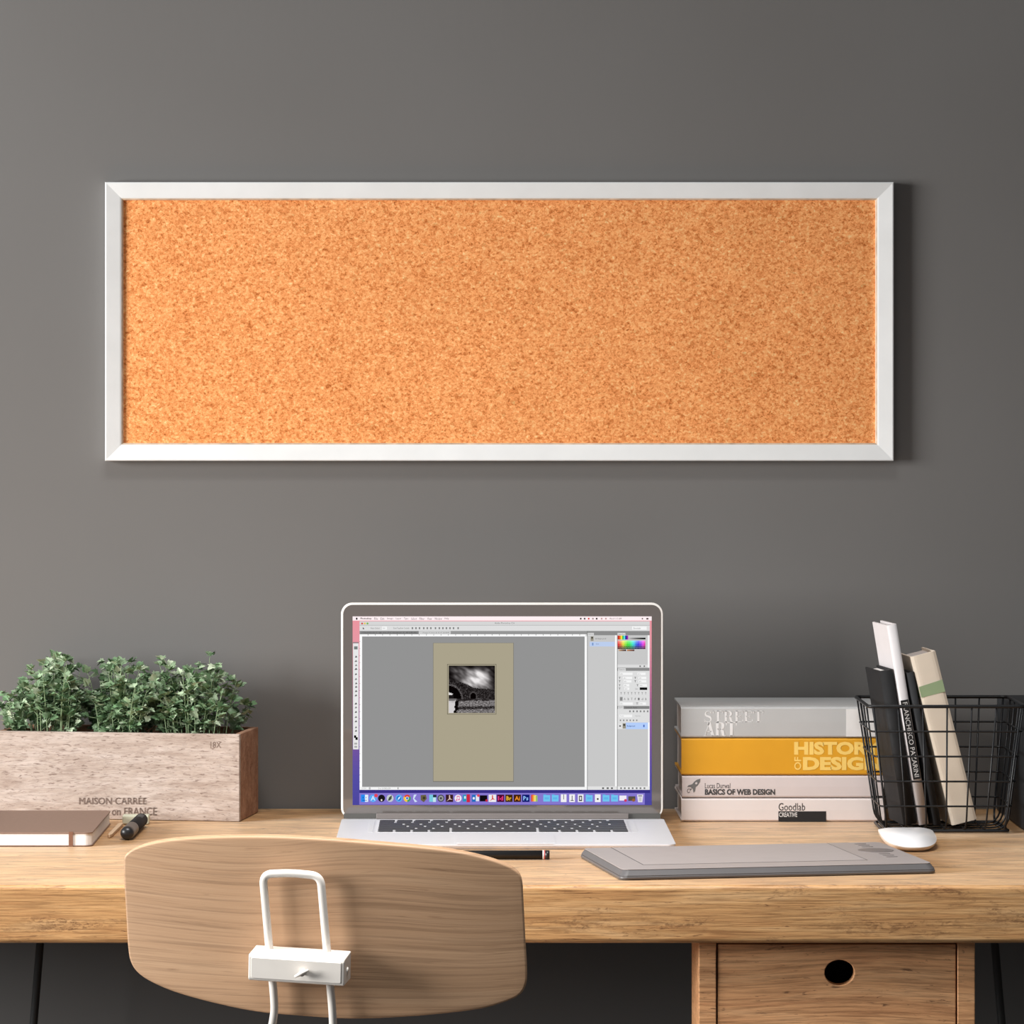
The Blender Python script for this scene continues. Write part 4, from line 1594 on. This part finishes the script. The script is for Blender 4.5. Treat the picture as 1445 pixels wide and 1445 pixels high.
def glyph(ch, K, h=0.05):
    """thick stem K, hairline h, in a box 1 high"""
    if ch == 'T':
        return 0.78, stroke([(0.39, 0), (0.39, 1)], K) + stroke([(0, 0.982), (0.78, 0.982)], h) + stroke([(0.02, 1), (0.02, 0.76)], [h * 2, h * .6]) + stroke([(0.76, 1), (0.76, 0.76)], [h * 2, h * .6]) + stroke([(0.22, 0.018), (0.56, 0.018)], h)
    if ch == 'E':
        return 0.70, stroke([(0.17, 0), (0.17, 1)], K) + stroke([(0.02, 0.982), (0.64, 0.982)], h) + stroke([(0.02, 0.018), (0.68, 0.018)], h) + stroke([(0.17, 0.5), (0.46, 0.5)], h) + stroke([(0.46, 0.38), (0.46, 0.62)], h) + stroke([(0.63, 1), (0.63, 0.76)], [h * 2, h * .6]) + stroke([(0.67, 0), (0.67, 0.26)], [h * 2, h * .6])
    if ch == 'R':
        return 0.80, stroke([(0.17, 0), (0.17, 1)], K) + stroke([(0.02, 0.982), (0.36, 0.982)], h) + stroke([(0.02, 0.018), (0.32, 0.018)], h) + stroke(arc(0.36, 0.745, 0.22, 0.24, 90, -90), [h, h * 1.5, K * .6, K * .9, K, K, K, K * .9, K * .6, h * 1.5, h]) + stroke([(0.17, 0.505), (0.40, 0.505)], h) + stroke([(0.40, 0.505), (0.54, 0.36), (0.60, 0.10), (0.68, 0.02), (0.78, 0.06)], [h, K, K, h * 1.5, h])
    if ch == 'A':
        return 0.84, stroke([(0.10, 0.01), (0.42, 1)], h * 1.2) + stroke([(0.40, 1), (0.70, 0.0)], K) + stroke([(0.20, 0.33), (0.58, 0.33)], h) + stroke([(0.0, 0.018), (0.22, 0.018)], h) + stroke([(0.52, 0.018), (0.84, 0.018)], h)
    if ch == 'S':
        pts = arc(0.34, 0.745, 0.21, 0.235, 20, 90, 4) + arc(0.34, 0.745, 0.22, 0.235, 100, 235, 6) + [(0.34, 0.51)] + arc(0.33, 0.25, 0.24, 0.235, 50, -80, 6) + arc(0.33, 0.25, 0.26, 0.235, -95, -170, 4)
        n_ = len(pts)
        ws = [h + (K - h) * math.exp(-((i / (n_ - 1) - 0.5) / 0.18) ** 2) for i in range(n_)]
        return 0.68, stroke(pts, ws) + stroke([(0.56, 1.0), (0.56, 0.74)], [h, h]) + stroke([(0.07, 0.0), (0.07, 0.28)], [h, h])
    return 0.5, []


def word(mb_, s_, u0, u1, v0, v1, K, fn, gap=0.06):
    gl = [glyph(ch, K) for ch in s_]
    tot = sum(g_[0] for g_ in gl) + gap * (len(s_) - 1)
    x = 0.0
    for i, (w_, qs) in enumerate(gl):
        for qd in qs:
            mb_.add([fn(u0 + (x + p[0]) / tot * (u1 - u0), v0 + p[1] * (v1 - v0), i) for p in qd], [(0, 1, 2, 3)])
        x += w_ + gap


def on_spine2(u, v, i):
    return (xx(u), -0.14735 - 0.00001 * (i % 2), zz(-v))


word(m, 'STREET', 993.3, 1077, -1018.8, -1003.2, 0.17, on_spine2)
word(m, 'ART', 992.8, 1039.5, -1038.6, -1019.4, 0.22, on_spine2, 0.02)
m.build('title_lettering', M_ink_l, b4, s4)
m = MB()
m.box(xx(1194), xx(1236), -0.1474, -0.1471, zz(1039.2), zz(1000.5))
m.build('spine_label', M_label, b4, s4)

# ------------------------------------------------------------------ wire basket
GB = thing('wire_basket', 'black wire basket holding upright books at the right of the desk', 'basket', (0.523, -0.22, DESK))
sh = tuple(GB.location)
BZ, RZ = DESK + 0.0028, 0.8896
BT = dict(x0=0.4365, x1=0.6050, y0=-0.294, y1=-0.157)
BB = dict(x0=0.4560, x1=0.5915, y0=-0.263, y1=-0.170)


def lerp(t):  # t = 0 at the bottom, 1 at the rim
    return [BB[k] + (BT[k] - BB[k]) * t for k in ('x0', 'x1', 'y0', 'y1')]


def ring_pts(t, z):
    x0, x1, y0, y1 = lerp(t)
    return fillet([(x0, y0, z), (x1, y0, z), (x1, y1, z), (x0, y1, z)], 0.008, 5, closed=True)


WR = 0.00105
mb = MB()
mb.tube(ring_pts(1.0, RZ), 0.0019, 8, closed=True)
mb.build('rim', M_wire, GB, sh)
mb = MB()
mb.tube(ring_pts(0.0, BZ), 0.0015, 8, closed=True)
mb.build('base_ring', M_wire, GB, sh)
for k in range(1, 5):
    t = k / 5.0
    mb = MB()
    mb.tube(ring_pts(t, BZ + (RZ - BZ) * t), WR, 6, closed=True)
    mb.build('hoop_wire', M_wire, GB, sh)
for k in range(7):
    f = k / 6.0
    f = 0.03 + 0.94 * f
    xt = BT['x0'] + (BT['x1'] - BT['x0']) * f
    xb = BB['x0'] + (BB['x1'] - BB['x0']) * f
    w = [(xt, BT['y0'], RZ), (xb, BB['y0'], BZ + 0.001), (xb, BB['y1'], BZ + 0.001), (xt, BT['y1'], RZ)]
    mb = MB()
    mb.tube(fillet(w, 0.016, 6), WR if k not in (0, 6) else 0.0013, 6)
    mb.build('upright_wire', M_wire, GB, sh)
for k in range(4):
    f = (k + 0.6) / 4.2
    yt = BT['y0'] + (BT['y1'] - BT['y0']) * f
    yb_ = BB['y0'] + (BB['y1'] - BB['y0']) * f
    w = [(BT['x0'], yt, RZ), (BB['x0'], yb_, BZ), (BB['x1'], yb_, BZ), (BT['x1'], yt, RZ)]
    mb = MB()
    mb.tube(fillet(w, 0.016, 6), WR, 6)
    mb.build('cross_wire', M_wire, GB, sh)


# ------------------------------------------------------------------ books leaning in the basket
def lean_book(label, px, py, width, height, depth, angle, yaw, cover, spine_mat, pages, yf=-0.240, rounded=0.0):
    """spine-left-bottom corner seen at px, py; leaning left by angle"""
    p = at(px, py, yf)
    t = thing('book', label, 'book', p, 0, 'books leaning in the wire basket')
    t.rotation_mode = 'XYZ'
    t.rotation_euler = (0, -angle, yaw)
    bd = 0.0020
    W_, H_, D_ = width, height, depth
    m = MB()
    # wrapped board, in plan: left cover, spine, right cover
    r_ = rounded
    arc_ = [(W_ * k / 10, 0.0012 * abs(2 * k / 10 - 1) ** 6 - r_ * math.sin(math.pi * k / 10) ** 0.8) for k in range(11)]
    pr_ = [(0, D_)] + arc_ + [(W_, D_), (W_ - bd, D_), (W_ - bd, 0.004), (bd, 0.004), (bd, D_)]
    m.prism(pr_, lambda q_: (q_[0], q_[1], 0), lambda q_: (q_[0], q_[1], H_))
    co = m.build('cover', cover, t)
    if r_:
        for p_ in co.data.polygons:
            p_.use_smooth = abs(p_.normal.z) < 0.5 and p_.center.y < 0.003
    m = MB()
    m.box(bd, W_ - bd, 0.0041, D_ - 0.003, 0.003, H_ - 0.003)
    m.build('page_block', pages, t)
    return t


SCB = (WALL - 0.240) / F
k1 = lean_book('short black book leaning at the left side of the wire basket', 1275.5, 1164.5, 19 * SCB, 0.1692, 0.068, math.radians(9.2), math.radians(7), M_black_spine, None, M_paper_w, rounded=0.0028)
k2 = lean_book('tall thin white book with black lettered strip, tallest in the basket', 1297.5, 1164.5, 14.0 * SCB, 0.2197, 0.070, math.radians(9.4), math.radians(7), M_whitebk, None, M_paper_w, rounded=0.0012)
k3 = lean_book('black book squeezed between white and cream books in the basket', 1318.8, 1164.5, 10.0 * SCB, 0.168, 0.066, math.radians(10.5), math.radians(7), M_black_matte, None, M_paper_w, rounded=0.001)
k4 = lean_book('thick cream book with sage green band leaning in the wire basket', 1344.2, 1165, 36.0 * SCB, 0.1885, 0.066, math.radians(14.0), math.radians(5), M_cream, None, M_paper, rounded=0.0)
W4 = 36.0 * SCB
m = MB()
m.add([(0.0003, -0.0002, 0.1430), (W4 - 0.0003, -0.0002, 0.1430), (W4 - 0.0003, -0.0002, 0.1565), (0.0003, -0.0002, 0.1550)], [(0, 1, 2, 3)])
m.add([(-0.0002, 0.003, 0.1430), (-0.0002, 0.003, 0.1555), (-0.0002, 0.06, 0.1555), (-0.0002, 0.06, 0.1430)], [(0, 1, 2, 3)])
m.build('green_band', M_green, k4)
W2 = 14.0 * SCB
m = MB()
m.box(0.0012, W2 - 0.0012, -0.0018, -0.0003, 0.050, 0.137)
m.build('title_strip', M_ink_k, k2)
m = MB()
vs, fs = text2d('FRANCHISCO PAZARINI', 0.0, 3)
xs = [v[0] for v in vs]
ys = [v[1] for v in vs]
ax, bx, ay, by = min(xs), max(xs), min(ys), max(ys)
m.add([(0.0028 + (y - ay) / (by - ay) * (W2 - 0.0056), -0.0020, 0.1345 - (x - ax) / (bx - ax) * 0.082) for x, y in vs], fs)
m.build('title_lettering', M_label, k2)

# ------------------------------------------------------------------ dark box at the right edge
m = MB()
m.box(0.6105, 0.80, -0.30, -0.03, DESK + 0.0003, DESK + 0.132)
o = m.build('storage_box', M_box, None, (0.705, -0.165, DESK), bevel=0.002)
o.location = (0.705, -0.165, DESK)
tag(o, 'charcoal storage box at the right edge of the desk beside the wire basket', 'box')
